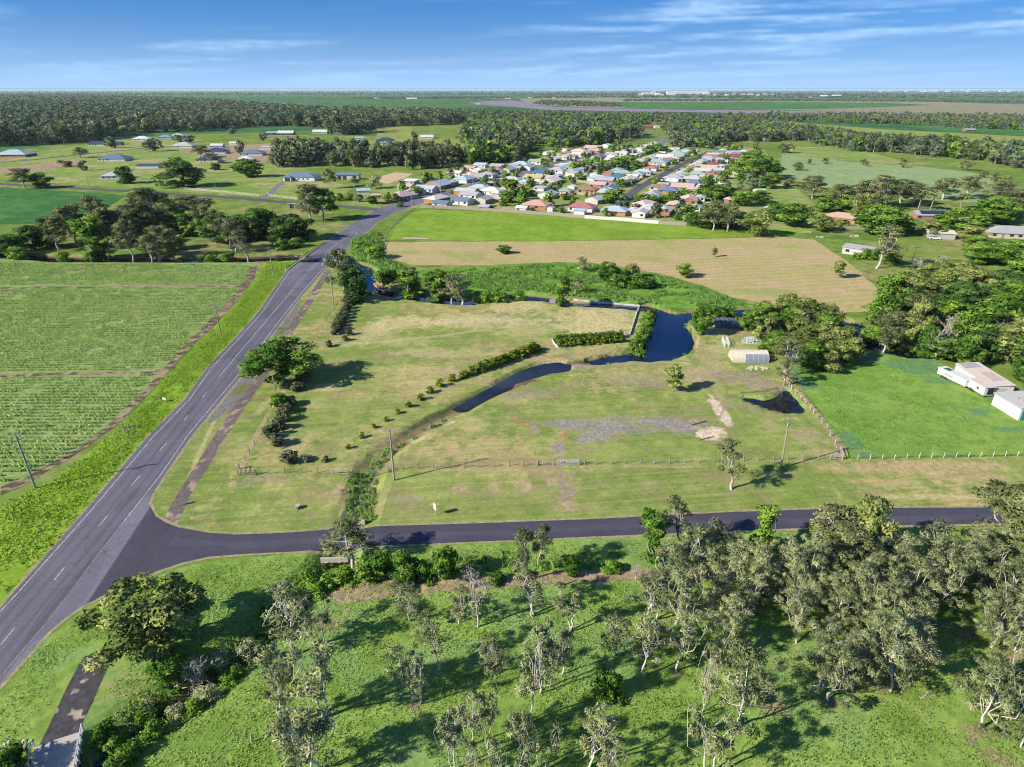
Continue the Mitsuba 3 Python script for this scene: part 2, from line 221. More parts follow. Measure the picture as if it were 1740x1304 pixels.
LINES = [(GP([(405, 806), (430, 752), (462, 692), (492, 648)]), .45, DUST, .8), (GP([(530, 588), (560, 540), (590, 500)]), .4, DUST, .6), (GP([(1430, 782), (1420, 750), (1395, 712), (1365, 675), (1335, 640)]), .6, (.30, .22, .16), .8), (GP([(1447, 760), (1430, 728), (1395, 680), (1365, 640)]), .8, DUST, .7),
         (GP([(590, 768), (680, 745)]), .35, DUST, .5), (GP([(560, 588), (650, 582), (760, 570), (860, 556), (940, 520)]), .9, (.40, .36, .22), .5), (GP([(660, 768), (700, 742), (760, 712), (830, 672)]), .5, STRAW, .7), (GP([(400, 650), (372, 700), (330, 790), (300, 880)]), .5, STRAW, .5),
         (GP([(855, 655), (790, 682), (720, 716), (672, 750)]), 1.3, (.060, .066, .036), .8), (GP([(690, 748), (640, 790)]), .6, (.12, .10, .06), .7), (GP([(1236, 665), (1228, 700), (1218, 722)]), .3, (.20, .17, .12), .5), (GP([(1178, 722), (1200, 716)]), .3, (.05, .04, .035), .9), (GP([(1190, 748), (1212, 742)]), .25, (.06, .05, .04), .8),
         (GP([(860, 660), (905, 646)]), 1.2, (.10, .07, .05), .9), (GP([(1320, 660), (1300, 665), (1260, 668)]), .5, (.12, .09, .06), .7)]
def lot(p, n, uv):
    x, y = p.x, p.y; base = grass((.155, .218, .056), (.22, .26, .084), (.325, .285, .135), .38, 13, 1.9, row=(.99, .12, .42))(p, n, uv)
    base = mix(base, mi.Color3f(.25, .20, .125) * (.8 + .4 * noise(x * 1.9, y * 1.9)), .55 * smoothstep(.54, .70, fbm(x / 7 + 5, y / 4.5 + 2, 6) * .75 + .25 * noise(x * 1.3, y * 1.3, 5)))
    wob = (fbm(x / 2.1, y / 2.1, 5) - .5) * 1.5 + (noise(x * 1.9, y * 1.9, 3) - .5) * .5
    for cx, cy, rx, ry, an, col, st in PATCH:
        d = dr.sqrt(dr.square((x - float(cx)) / float(rx)) + dr.square((y - float(cy)) / float(ry)))
        base = mix(base, mi.Color3f(col) * (.72 + .56 * noise(x * 2.2, y * 2.2, 8)), float(st) * smoothstep(1.15, .55, d + wob * .75))
    for pts, w, col, st in LINES:
        base = mix(base, mi.Color3f(col) * (.7 + .6 * noise(x * 2.2, y * 2.2, 8)), float(st) * smoothstep(1.3, .5, seg(x, y, pts) / w + wob * .6))
    return base
SOIL = [(*G(x, y), wide(x, y, w) / 2, abs(G(x, y - h / 2)[1] - G(x, y + h / 2)[1]) / 2) for x, y, w, h in [(1310, 1190, 44, 70), (1295, 1160, 40, 30), (1145, 1092, 40, 22), (1120, 1055, 40, 18), (1664, 1246, 60, 34), (1715, 1112, 90, 36), (707, 1200, 26, 24), (1500, 1170, 60, 20), (1410, 1195, 44, 18), (1350, 1035, 50, 26), (1640, 1075, 60, 30), (552, 1222, 40, 18), (1222, 1134, 30, 14), (548, 1320, 50, 30), (1290, 1030, 40, 20), (1600, 1010, 60, 20), (487, 1236, 24, 12), (1150, 1146, 24, 10), (1255, 1244, 30, 12), (560, 1060, 60, 30), (1700, 1290, 60, 40)]]
def swamp(p, n, uv):
    x, y = p.x, p.y; base = grass((.135, .225, .045), (.205, .305, .075), (.25, .235, .12), .16, 9, 1.2, c=(.145, .255, .10), camt=.5)(p, n, uv); wob = (fbm(x / 1.6, y / 1.6, 5) - .5) * 1.6
    for cx, cy, rx, ry in SOIL: base = mix(base, mi.Color3f(.25, .19, .135) * (.65 + .7 * noise(x * 2.4, y * 2.4, 8)), .85 * smoothstep(1.2, .5, dr.sqrt(dr.square((x - float(cx)) / float(rx)) + dr.square((y - float(cy)) / float(ry))) + wob * .7))
    return base
def asphalt(tone, stripes=None):
    def fn(p, n, uv):
        x, y = p.x, p.y; v = .86 + .2 * fbm(x / 5, y / 5, 2) + .16 * (noise(x * 4, y * 4) - .5)
        return mi.Color3f(tone) * v
    return fn
ax = np.array(GP([(157, 855), (314, 680), (440, 530), (554, 410)])); bx = np.array(GP([(253, 857), (377, 680), (476, 551), (580, 432)])); MID = (ax + bx) / 2
def road_fn(p, n, uv):
    x, y = p.x, p.y; col = mi.Color3f(.112, .110, .148) * (.82 + .26 * fbm(x / 6, y / 6, 2) + .2 * (noise(x * 4, y * 4) - .5)) * (1 - .16 * smoothstep(.62, .66, noise(x / 4 + 3, y / 11 + 5)))
    ctr = [tuple(G(-60, 1172) * [1, 1]), tuple(MID[0] - [.0, 0]), *map(tuple, MID[1:]), tuple(G(660, 364)), tuple(G(804, 316)), tuple(G(958, 276))]
    d = seg(x, y, ctr)
    for o in (1.0, 2.7): col = col * (1 - .17 * smoothstep(.55, .12, dr.abs(d - o) + (noise(x / 3, y / 3) - .5) * .3))
    lane = smoothstep(-.25, .25, (x - float(J0[0])) * float(JN[0]) + (y - float(J0[1])) * float(JN[1]))   # the lane has a newer, darker seal
    low = smoothstep(.5, -.5, y - (float(J0[1]) + 24))
    side = smoothstep(-.1, .1, (x - float(E0[0])) * float(EN[0]) + (y - float(E0[1])) * float(EN[1])) * low
    col = col * (1 + .30 * side)
    col = mix(col, mi.Color3f(.050, .049, .074) * (.85 + .26 * fbm(x / 3, y / 4, 4) + .16 * (noise(x * 4, y * 4) - .5)), lane * low)
    for k, (cx, cy, r, w) in enumerate(SKIDS):
        rr = dr.sqrt(dr.square(x - float(cx)) + dr.square(y - float(cy))); ang = dr.atan2(y - float(cy), x - float(cx))
        m = smoothstep(.13, .04, dr.abs(rr - r - .25 * dr.sin(ang * 2 + k))) * smoothstep(.2, .5, noise(ang * 1.1 + k * 3, k))
        col = col * (1 - .2 * m)
    fl = smoothstep(.9, .3, dr.abs(seg(x, y, LANEC)) + (fbm(x / 4, y / 2) - .5) * 1.6)
    return mix(col, col * 1.35, fl * lane * low * .7)
pj, qj = G(152, 1020), G(250, 870); J0 = pj; jd = (qj - pj) / np.linalg.norm(qj - pj); JN = np.array([jd[1], -jd[0]])
E0 = G(75, 1064); ed = G(208, 890) - E0; ed = ed / np.linalg.norm(ed); EN = np.array([ed[1], -ed[0]])
LANEC = GP([(300, 922), (400, 928), (560, 917), (840, 905), (1240, 888), (1700, 878)])
SKIDS = [(*G(245, 905), 3.2, 0), (*G(258, 915), 2.3, 0), (*G(236, 918), 4.6, 0), (*G(215, 930), 2.8, 0), (*G(262, 898), 1.7, 0), (*G(180, 920), 2.7, 0), (*G(160, 900), 2.0, 0), (*G(250, 880), 2.4, 0), (*G(108, 990), 1.7, 0), (*G(200, 950), 3.9, 0)]
def cane_soil(p, n, uv):
    x, y = p.x, p.y; r = noise(y / 1.5 * 1.0, x / 60); base = mix((.21, .27, .10), (.165, .26, .08), fbm(x / 9, y / 5))
    return mix(base, (.29, .27, .17), smoothstep(.6, .9, fbm(x / 3.5, y / .9, 3))) * (.75 + .5 * noise(x * 2, y * 2))
def hay(p, n, uv):
    x, y = p.x, p.y; u = x * .97 + y * .2
    w = dr.sin((y * .97 - x * .17 + 2.5 * fbm(x / 30, y / 18, 3)) * 1.5)
    c = mix((.37, .295, .17), (.32, .29, .135), smoothstep(.38, .66, fbm(x / 18, y / 8, 4) * .6 + .4 * fbm(x / 2.4, y / 1.4)))
    c = mix(c, (.20, .27, .07), smoothstep(.62, .84, fbm(x / 17 + 7, y / 11, 6)) * .6)
    return c * (.88 + .05 * w + .24 * noise(x * 1.6, y * 1.6))
GROUNDS = {
    'lot': muddy(lot, -1.0, -.42), 'pasture': muddy(grass((.095, .165, .035), (.15, .22, .05), (.26, .225, .12), .30, 30, 3.5, c=(.18, .24, .06))),
    'swamp': muddy(swamp, -1.6, -.9),
    'verge': muddy(grass((.125, .23, .022), (.19, .30, .038), (.25, .23, .10), .10, 7, 1.2)), 'rich': grass((.125, .235, .045), (.18, .285, .065), (.24, .26, .10), .22, 9, 1.5, c=(.10, .21, .10), camt=.9),
    'bright': grass((.14, .245, .03), (.19, .29, .045), (.13, .20, .035), .2, 12, 2.2), 'hay': hay, 'cane_soil': cane_soil, 'cane_far': grass((.04, .125, .042), (.068, .172, .055), (.10, .19, .065), .15, 60, 5),
    'reeds': muddy(grass((.085, .195, .035), (.14, .27, .045), (.20, .18, .09), .2, 8, 1.6)), 'oval': grass((.19, .28, .14), (.22, .29, .14), (.34, .31, .18), .15, 40, 4), 'yellow': grass((.17, .235, .06), (.22, .265, .08), (.28, .25, .12), .25, 60, 8),
    'town': grass((.14, .23, .055), (.21, .27, .085), (.32, .27, .16), .36, 18, 4), 'dirt': lambda p, n, uv: mix((.24, .18, .125), (.33, .255, .18), fbm(p.x / 3, p.y / 3)) * (.7 + .6 * noise(p.x * 2.2, p.y * 2.2)),
    'soil': lambda p, n, uv: mix((.095, .075, .058), (.27, .215, .15), smoothstep(.38, .66, fbm(p.x / 1.7, p.y / 1.3))) * (.7 + .6 * noise(p.x * 2.2, p.y * 2.2)),
    'gravel': lambda p, n, uv: mix(mi.Color3f(.16, .152, .16), mi.Color3f(.13, .16, .05), smoothstep(.50, .66, fbm(p.x / 2.2, p.y / 3, 3))) * (.75 + .5 * noise(p.x * 3, p.y * 3)),
    'edge': lambda p, n, uv: mix((.30, .25, .17), (.20, .23, .09), fbm(p.x / 1.5, p.y / 1.5)) * (.75 + .5 * noise(p.x * 3, p.y * 3)),
    'oldpath': lambda p, n, uv: mix(mi.Color3f(.062, .060, .072), mi.Color3f(.28, .25, .21), smoothstep(.58, .74, fbm(p.x / 1.3, p.y / 1.3, 3))) * (.75 + .5 * noise(p.x * 2.5, p.y * 2.5)),
    'path': lambda p, n, uv: mix(mi.Color3f(.135, .112, .115), mi.Color3f(.30, .235, .18), smoothstep(.54, .74, fbm(p.x / 1.5, p.y / 2.5, 3))) * (.75 + .5 * noise(p.x * 2.5, p.y * 2.5)),
    'sand': lambda p, n, uv: mix((.50, .37, .25), (.42, .31, .21), fbm(p.x / 6, p.y / 6)), 'mudflat': grass((.22, .19, .165), (.19, .21, .12), (.28, .22, .18), .3, 120, 25), 'plain': grass((.032, .105, .045), (.065, .145, .058), (.11, .15, .07), .25, 420, 60),
    'seal': asphalt((.095, .093, .125)), 'sealpale': asphalt((.17, .17, .20))}
for k, fn in GROUNDS.items(): scene['mat_' + k] = {'type': 'diffuse', 'reflectance': mikit.proc(fn)}
scene['mat_road'] = {'type': 'principled', 'base_color': mikit.proc(road_fn), 'roughness': .75, 'specular': .3}
for k, fn in [('lines', (.37, .365, .37)), ('faint', (.22, .215, .23))]: scene['mat_' + k] = {'type': 'diffuse', 'reflectance': mikit.proc((lambda c: lambda p, n, uv: mi.Color3f(c) * (.62 + .38 * smoothstep(.3, .5, noise(p.x * 5, p.y * 5))))(fn))}
scene['mat_water'] = {'type': 'principled', 'base_color': rgb((.001, .0045, .030)), 'roughness': .05, 'specular': .6}
scene['mat_mudwater'] = {'type': 'principled', 'base_color': rgb((.009, .009, .014)), 'roughness': .06, 'specular': .6}
scene['mat_riverwater'] = {'type': 'principled', 'base_color': rgb((.17, .125, .125)), 'roughness': .35, 'specular': .4}
scene['mat_sea'] = {'type': 'principled', 'base_color': rgb((.01, .045, .16)), 'roughness': .4, 'specular': .3}

# ------------------------------------------------------------------ the sheets of ground
def ground(name, poly, off, m, key=None, kind='structure', label=None):
    k = numbered(name); scene[k] = mikit.ply(sheet(poly if not isinstance(poly, list) else Polygon(poly), off), 'mat_' + m, smooth=True if off < .5 and m in () else False)
    labels[k] = {'label': label or name.replace('_', ' '), 'kind': kind}; return k
FAR = 60000.0
outer = sbox(-FAR, -300, FAR, FAR)
mid_zone = Polygon(GP([(-400, 420), (-60, 300), (-60, 272), (0, 262), (110, 243), (330, 228), (440, 226), (640, 232), (700, 205), (800, 200), (1100, 205), (1400, 232), (1740, 262), (1860, 275), (2100, 420)]) + [(230, 60), (190, 10), (-190, 10), (-260, 80)]).buffer(0)
scene['ground'] = mikit.ply(sheet(outer, 0.0), 'mat_plain'); labels['ground'] = {'label': 'ground', 'kind': 'structure'}
ground('pasture', mid_zone, .02, 'pasture')
P = lambda pts, amp=.5, seed=0: rough(GP(pts), amp, 1.5, seed)
ground('swamp_meadow', P([(-80, 1250), (0, 1168), (60, 1105), (137, 1038), (268, 974), (400, 948), (640, 932), (1240, 906), (1820, 892), (1950, 960), (1950, 1400), (870, 1420), (-250, 1420)], .4), .03, 'swamp')
ground('roadside_verge', P([(-80, 1120), (0, 1040), (76, 950), (157, 857), (253, 743), (314, 682), (400, 577), (440, 533), (487, 463), (505, 443), (452, 441), (436, 470), (410, 505), (360, 560), (320, 600), (265, 660), (215, 715), (150, 770), (90, 815), (0, 860), (-80, 900)], .3, 3), .03, 'verge')
ground('lot_lawn', P([(300, 893), (258, 850), (281, 806), (326, 741), (377, 680), (440, 600), (514, 502), (560, 452), (590, 470), (640, 497), (700, 510), (800, 517), (860, 510), (940, 508), (1080, 516), (1095, 530), (1085, 580), (1110, 612), (1180, 600), (1190, 540), (1240, 535), (1330, 540), (1330, 600), (1345, 645), (1440, 762), (1446, 780), (1820, 774), (1820, 866), (1240, 872), (840, 890), (564, 901), (400, 911)], .3, 4), .04, 'lot')
ground('tall_grass_paddock', P([(1445, 778), (1438, 760), (1400, 705), (1345, 640), (1350, 620), (1420, 618), (1440, 570), (1475, 572), (1580, 605), (1700, 680), (1860, 745), (1860, 772)], .3, 5), .05, 'rich')
ground('bright_paddock', P([(700, 361), (660, 394), (655, 407), (760, 409), (900, 410), (1100, 407), (1250, 403), (1330, 400), (1380, 395), (1370, 388), (1260, 390), (1180, 383), (1120, 381), (993, 372), (860, 361), (730, 357)], .3, 6), .03, 'bright')
ground('hay_paddock', P([(650, 412), (648, 436), (700, 450), (790, 452), (900, 447), (1000, 446), (1080, 458), (1140, 470), (1200, 488), (1245, 505), (1300, 517), (1400, 534), (1480, 528), (1505, 508), (1480, 480), (1440, 445), (1385, 408), (1330, 403), (1250, 405), (1000, 410), (800, 411)], .5, 7), .03, 'hay')
ground('creek_weeds', P([(690, 462), (790, 454), (900, 449), (1000, 448), (1080, 461), (1140, 473), (1200, 491), (1245, 508), (1280, 520), (1200, 527), (1120, 520), (1000, 511), (900, 498), (800, 500), (720, 492)], .5, 8), .03, 'reeds')
ground('weedy_bank', P([(600, 408), (640, 395), (652, 420), (645, 440), (690, 455), (660, 470), (630, 455), (606, 440), (590, 425)], .4, 9), .03, 'reeds')
ground('cane_soil', P([(-80, 442), (0, 442), (180, 446), (350, 447), (436, 446), (430, 470), (405, 505), (355, 560), (315, 597), (258, 655), (205, 712), (140, 765), (60, 812), (-80, 865)], .4, 10), .05, 'cane_soil')
for pts in ([(-80, 488), (0, 488), (200, 487), (420, 486), (421, 488.5), (200, 490), (0, 491), (-80, 491)], [(-80, 637), (0, 636), (260, 632), (300, 622), (296, 631), (258, 636), (0, 641), (-80, 642)], [(437, 452), (434, 470), (412, 502), (362, 557), (322, 594), (268, 652), (210, 714), (130, 772), (40, 826), (0, 842), (0, 828), (50, 808), (140, 758), (196, 712), (248, 660), (300, 602), (345, 556), (398, 500), (420, 470), (425, 452)]):
    ground('headland_track', P(pts, .35, 11), .062, 'soil')
ground('far_cane_field', Polygon(GP([(-300, 322), (0, 319), (80, 323), (177, 329), (215, 333), (170, 360), (90, 380), (0, 382), (-300, 384)])), .04, 'cane_far')
ground('lane_bank', P([(560, 990), (620, 975), (680, 985), (760, 978), (860, 978), (960, 972), (1080, 968), (1200, 970), (1240, 985), (1160, 992), (1060, 988), (960, 990), (850, 1000), (760, 1006), (690, 1012), (620, 1020), (575, 1025), (555, 1010)], .6, 12), .045, 'dirt')
ground('town_lawn', P([(655, 356), (700, 340), (850, 303), (1030, 258), (1120, 240), (1230, 245), (1300, 255), (1330, 300), (1400, 360), (1520, 385), (1380, 392), (1260, 386), (1165, 380), (993, 370), (860, 358), (725, 353)], .5, 13), .03, 'town')
ground('town_lawn', P([(590, 348), (640, 352), (700, 336), (850, 299), (1000, 262), (1080, 250), (1000, 246), (900, 268), (820, 275), (740, 298), (640, 315)], .5, 14), .03, 'town')
ground('estate_lawn', Polygon(GP([(-300, 300), (0, 304), (177, 318), (374, 330), (560, 344), (600, 320), (450, 262), (330, 236), (200, 238), (0, 268), (-300, 290)])), .03, 'town')
ground('golf_green', P([(1330, 262), (1320, 300), (1400, 318), (1500, 335), (1660, 345), (1700, 320), (1690, 300), (1640, 292), (1560, 283), (1440, 275)], 1.5, 15), .03, 'oval')
ground('golf_green', P([(1330, 247), (1335, 262), (1440, 274), (1560, 282), (1490, 262), (1410, 252)], 1.5, 16), .03, 'town')
ground('cut_field', Polygon(GP([(1300, 205), (1500, 220), (1740, 232), (1900, 240), (1900, 262), (1740, 252), (1620, 246), (1480, 230), (1330, 214)])), .04, 'yellow')
ground('dark_cane_field', Polygon(GP([(1530, 209), (1740, 221), (1900, 228), (1900, 234), (1740, 229), (1600, 222), (1525, 213)])), .06, 'cane_far')
ground('paddock_strip', Polygon(GP([(640, 216), (700, 214), (700, 232), (760, 238), (870, 238), (870, 250), (800, 268), (690, 262), (600, 262), (560, 246), (640, 240)])), .05, 'yellow')
ground('sand_arena', P([(650, 299), (672, 293), (702, 296), (690, 302), (660, 312), (640, 313)], .5, 17), .05, 'sand')
ground('bare_plot', P([(300, 258), (350, 250), (430, 246), (470, 243), (480, 252), (450, 262), (470, 272), (430, 280), (395, 270), (330, 262)], 1.0, 18), .045, 'dirt')
ground('bare_plot', P([(0, 285), (60, 280), (140, 268), (150, 276), (60, 292), (0, 296)], 1.0, 19), .045, 'dirt')
ground('mudflat', Polygon(GP([(880, 168), (1060, 166), (1300, 168), (1500, 171), (1740, 178), (2000, 182), (2000, 200), (1740, 196), (1480, 191), (1300, 186), (1000, 183), (900, 178)])), .1, 'mudflat')
ground('far_cane_field', Polygon(GP([(990, 174), (1300, 173), (1500, 175), (1590, 179), (1480, 183), (1380, 186), (1200, 185), (1060, 183)])), .2, 'cane_far')
ground('river', Polygon(GP([(795, 174.5), (830, 172), (870, 171), (892, 173), (905, 178.5), (945, 182.5), (1040, 184.5), (1170, 187), (1305, 188), (1480, 190.5), (1740, 194), (2000, 197), (2000, 201), (1740, 198), (1480, 195), (1305, 194), (1170, 191), (1040, 189.5), (1000, 188.5), (930, 187.5), (870, 182), (812, 178)])), .3, 'riverwater')
ground('river', Polygon(GP([(1320, 163.5), (1400, 163), (1440, 164.5), (1400, 166.5), (1330, 166)])), .3, 'riverwater')
ground('river', Polygon(GP([(1660, 178.5), (1740, 177.5), (1850, 178), (1850, 181), (1740, 180.5), (1670, 180)])), .3, 'riverwater')
ground('sea', sbox(-6000, 15500, FAR, FAR), 1.0, 'sea')
ground('road_edge', rough(ROAD.buffer(.5), .28, 1.0, 33), .058, 'edge')
ground('main_road', ROAD, .065, 'road', label='main road and lane')
ground('side_road', SIDE, .06, 'seal')
ST2L = LineString(GP([(1040, 352), (1062, 346), (1066, 336), (1082, 322), (1116, 303), (1149, 285), (1176, 271), (1206, 258)])); ST2 = ST2L.buffer(3.6, cap_style=2)
ground('town_street', ST2, .06, 'seal')
ground('town_street', LineString(GP([(1092, 226), (1106, 229.5), (1122, 233), (1131, 240), (1120, 248), (1100, 252), (1040, 258)])).buffer(3.6), .07, 'sealpale')
ground('estate_road', LineString(GP([(-80, 282), (0, 276.5), (55, 272), (117, 265), (179, 259), (240, 252.5), (300, 248), (360, 246)])).buffer(3.4), .06, 'seal')
ground('driveway', LineString(GP([(447, 338), (462, 327), (470, 318), (480, 311)])).buffer(2.2), .055, 'sealpale')
ground('shoulder', P([(512, 506), (476, 555), (440, 604), (400, 656), (352, 716), (356, 720), (395, 698), (432, 650), (470, 600), (500, 552), (508, 525)], .4, 20), .05, 'gravel')
FOOT = LineString(GP([(288, 892), (311, 842), (337, 801), (374, 743), (412, 686), (450, 632), (470, 600), (496, 557), (518, 524), (542, 486), (557, 461)])).buffer(1.15)
ground('footpath', rough(FOOT, .22, 1.0, 21), .056, 'path')
LOWP = LineString(GP([(172, 1112), (158, 1135), (134, 1185), (112, 1232), (100, 1262)])).buffer(1.75, cap_style=2)
ground('broken_path', rough(LOWP, .25, 1.0, 22), .056, 'oldpath')
for i, (pts, lv) in enumerate(zip((POND, POOL, POOL2, CREEK, CREEK2, LCREEK), LEVEL)):
    pl = Polygon(pts).buffer(1.9); v, f = tri2(pl)[0]; k = numbered('pond_water' if i < 3 else 'creek_water')
    scene[k] = mikit.ply((np.column_stack([v, np.full(len(v), -lv)]), f), 'mat_mudwater' if i in (1, 2, 5) else 'mat_water'); labels[k] = {'label': k[:11].strip('_').replace('_', ' '), 'kind': 'structure'}
pl = LineString(SCRUB[7:]).buffer(.8); v, f = tri2(pl)[0]; k = numbered('creek_water')
scene[k] = mikit.ply((np.column_stack([v, np.full(len(v), -1.25)]), f), 'mat_water'); labels[k] = {'label': 'creek water', 'kind': 'structure'}
# painted lines
def lines(name, polys, off, m): ground(name, shapely.unary_union(polys), off, m)
lines('edge_line', [LineString(GP(p)).buffer(.085) for p in ([(-20, 1062), (29, 1010), (157, 866), (262, 741), (322, 680), (362, 623), (408, 574), (446, 531), (491, 463), (557, 411), (592, 386)], [(377 - 8, 680), (319, 741), (274, 806), (235, 856), (208, 890)], [(395, 650), (436, 598), (471, 551), (510, 501), (543, 463), (576, 432), (608, 405)], [(369, 680), (395, 650)])], .075, 'lines')
lines('worn_line', [LineString(GP([(208, 890), (163, 948), (118, 1010), (75, 1064), (0, 1152), (-40, 1200)])).buffer(.07)], .075, 'faint')
def dash(a, b): return LineString(GP([a, b])).buffer(.085, cap_style=2)
lines('centre_line', [dash((309 + 4, 715), (321 - 2, 706)), dash((271, 767), (283, 754)), dash((224, 825.5), (238, 809)), dash((168, 894.5), (183, 877)), dash((92, 987), (110, 965)), dash((1, 1097), (26, 1067)), dash((344, 675), (351, 668)), dash((372, 641), (500, 489)), dash((500, 489), (560, 424)), dash((560, 424), (607, 391))] +
      [dash((607 + 7 * i, 391 - 4.6 * i), (611 + 7 * i, 388.4 - 4.6 * i)) for i in range(5)] + [dash((690, 344.5), (704, 341)), dash((730, 336), (748, 331.5)), dash((775, 324), (790, 320.5))], .075, 'lines')

# ------------------------------------------------------------------ trees
def leafmat(name, dark, light, tip, bark):
    def fn(p, n, uv):                          # uv.x: a number of the clump, uv.y: 0 leaves, 1 bark
        k = fbm(p.x / 9, p.y / 9, 2) * 1.3 - .38 + uv.x * .45
        c = mix(mix(dark, light, smoothstep(.2, .8, k)), mi.Color3f(tip), smoothstep(.72, .95, uv.x) * .6) * (.78 + .44 * noise(p.x * 1.7, p.y * 1.7, p.z * 1.7))
        b = mi.Color3f(bark) * (.6 + .7 * noise(p.x * 2, p.y * 2, p.z * 1.2))
        return mix(c, b, smoothstep(.4, .6, uv.y))
    scene['mat_leaf_' + name] = {'type': 'twosided', 'b': {'type': 'diffuse', 'reflectance': mikit.proc(fn)}}
PALE, GREYB, DARKB = (.40, .375, .34), (.26, .235, .21), (.11, .09, .07)
leafmat('paperbark', (.12, .155, .07), (.245, .285, .135), (.35, .365, .21), (.50, .48, .45))
leafmat('gum', (.068, .098, .040), (.165, .195, .080), (.26, .27, .13), PALE)
leafmat('dense', (.028, .065, .020), (.075, .15, .035), (.12, .20, .05), DARKB)
leafmat('bright', (.050, .12, .018), (.135, .25, .034), (.22, .32, .06), GREYB)
leafmat('olive', (.085, .13, .035), (.21, .26, .075), (.34, .355, .13), GREYB)
leafmat('brownbush', (.062, .078, .038), (.14, .155, .08), (.21, .21, .11), DARKB)
leafmat('youngbush', (.08, .135, .014), (.18, .25, .025), (.29, .32, .04), DARKB)
leafmat('far', (.052, .088, .055), (.15, .195, .115), (.24, .265, .16), (.33, .31, .29))
leafmat('bare', (.20, .18, .16), (.32, .29, .26), (.4, .37, .34), (.42, .39, .36))
def rand_dirs(r, n):
    d = r.normal(size=(n, 3)); return d / np.linalg.norm(d, axis=1, keepdims=True)
def crown_arrays(r, cl, rad, per, size, squash=.8, droop=0.0, thin=1.0, top=.35):
    """leaf-sized triangles in and on clumps; returns vertices, faces, normals, uv"""
    C = np.repeat(cl, per, 0); R = np.repeat(rad, per); cr = np.repeat(r.random(len(cl)), per); n = len(C)
    d = rand_dirs(r, n); d[:, 2] = np.where(r.random(n) < top, np.abs(d[:, 2]), d[:, 2])
    rr = R * (.58 + .42 * r.random(n) ** .5) * (1 + .25 * r.normal(size=n) * .6)
    pos = C + d * rr[:, None] * [1, 1, squash]
    a = rand_dirs(r, n); a[:, 2] -= droop; a /= np.linalg.norm(a, axis=1, keepdims=True)
    b = np.cross(a, d + .5 * rand_dirs(r, n)); b /= np.linalg.norm(b, axis=1, keepdims=True) + 1e-9
    s = size * (.45 + 1.1 * r.random(n) ** 1.5)[:, None]
    v = np.stack([pos - a * s * .6 - b * s * .42 * thin, pos - a * s * .45 + b * s * .46 * thin, pos + a * s * .85], 1).reshape(-1, 3)
    nn = d * .75 + .55 * rand_dirs(r, n) + [0, 0, .25]; nn /= np.linalg.norm(nn, axis=1, keepdims=True)
    return v, np.arange(3 * n).reshape(-1, 3), np.repeat(nn, 3, 0), np.column_stack([np.repeat(cr, 3), np.zeros(3 * n)])
def bark_arrays(r, tubes):
    m = MB()
    for pts, rad, k in tubes: m.tube(pts, rad, k, cap=False)
    v, f = m.mesh(); nn = np.zeros_like(v); fn = np.cross(v[f[:, 1]] - v[f[:, 0]], v[f[:, 2]] - v[f[:, 0]])
    for k in range(3): np.add.at(nn, f[:, k], fn)
    nn /= np.linalg.norm(nn, axis=1, keepdims=True) + 1e-9
    return v, f, nn, np.column_stack([r.random() * np.ones(len(v)) * .5, np.ones(len(v))])
def shape(arr, m):
    v, f, n, uv = arr; return {'type': 'ply', 'filename': meshkit.write_ply((v, f), False, uv, None, normals=n), 'face_normals': False, 'bsdf': {'type': 'ref', 'id': 'mat_' + m if m.startswith('blade') else 'mat_leaf_' + m}}
def limb(r, p0, p1, r0, r1, sag=.12, n=4, k=5):
    p0, p1 = np.array(p0, float), np.array(p1, float); t = np.linspace(0, 1, n)[:, None]; L = np.linalg.norm(p1 - p0)
    w = np.sin(t * np.pi) * r.normal(size=3) * L * sag * [1, 1, .3] + np.sin(t * 2 * np.pi) * r.normal(size=3) * L * sag * .4
    return (p0 + (p1 - p0) * t + w, np.linspace(r0, r1, n), k)
KINDS = {}
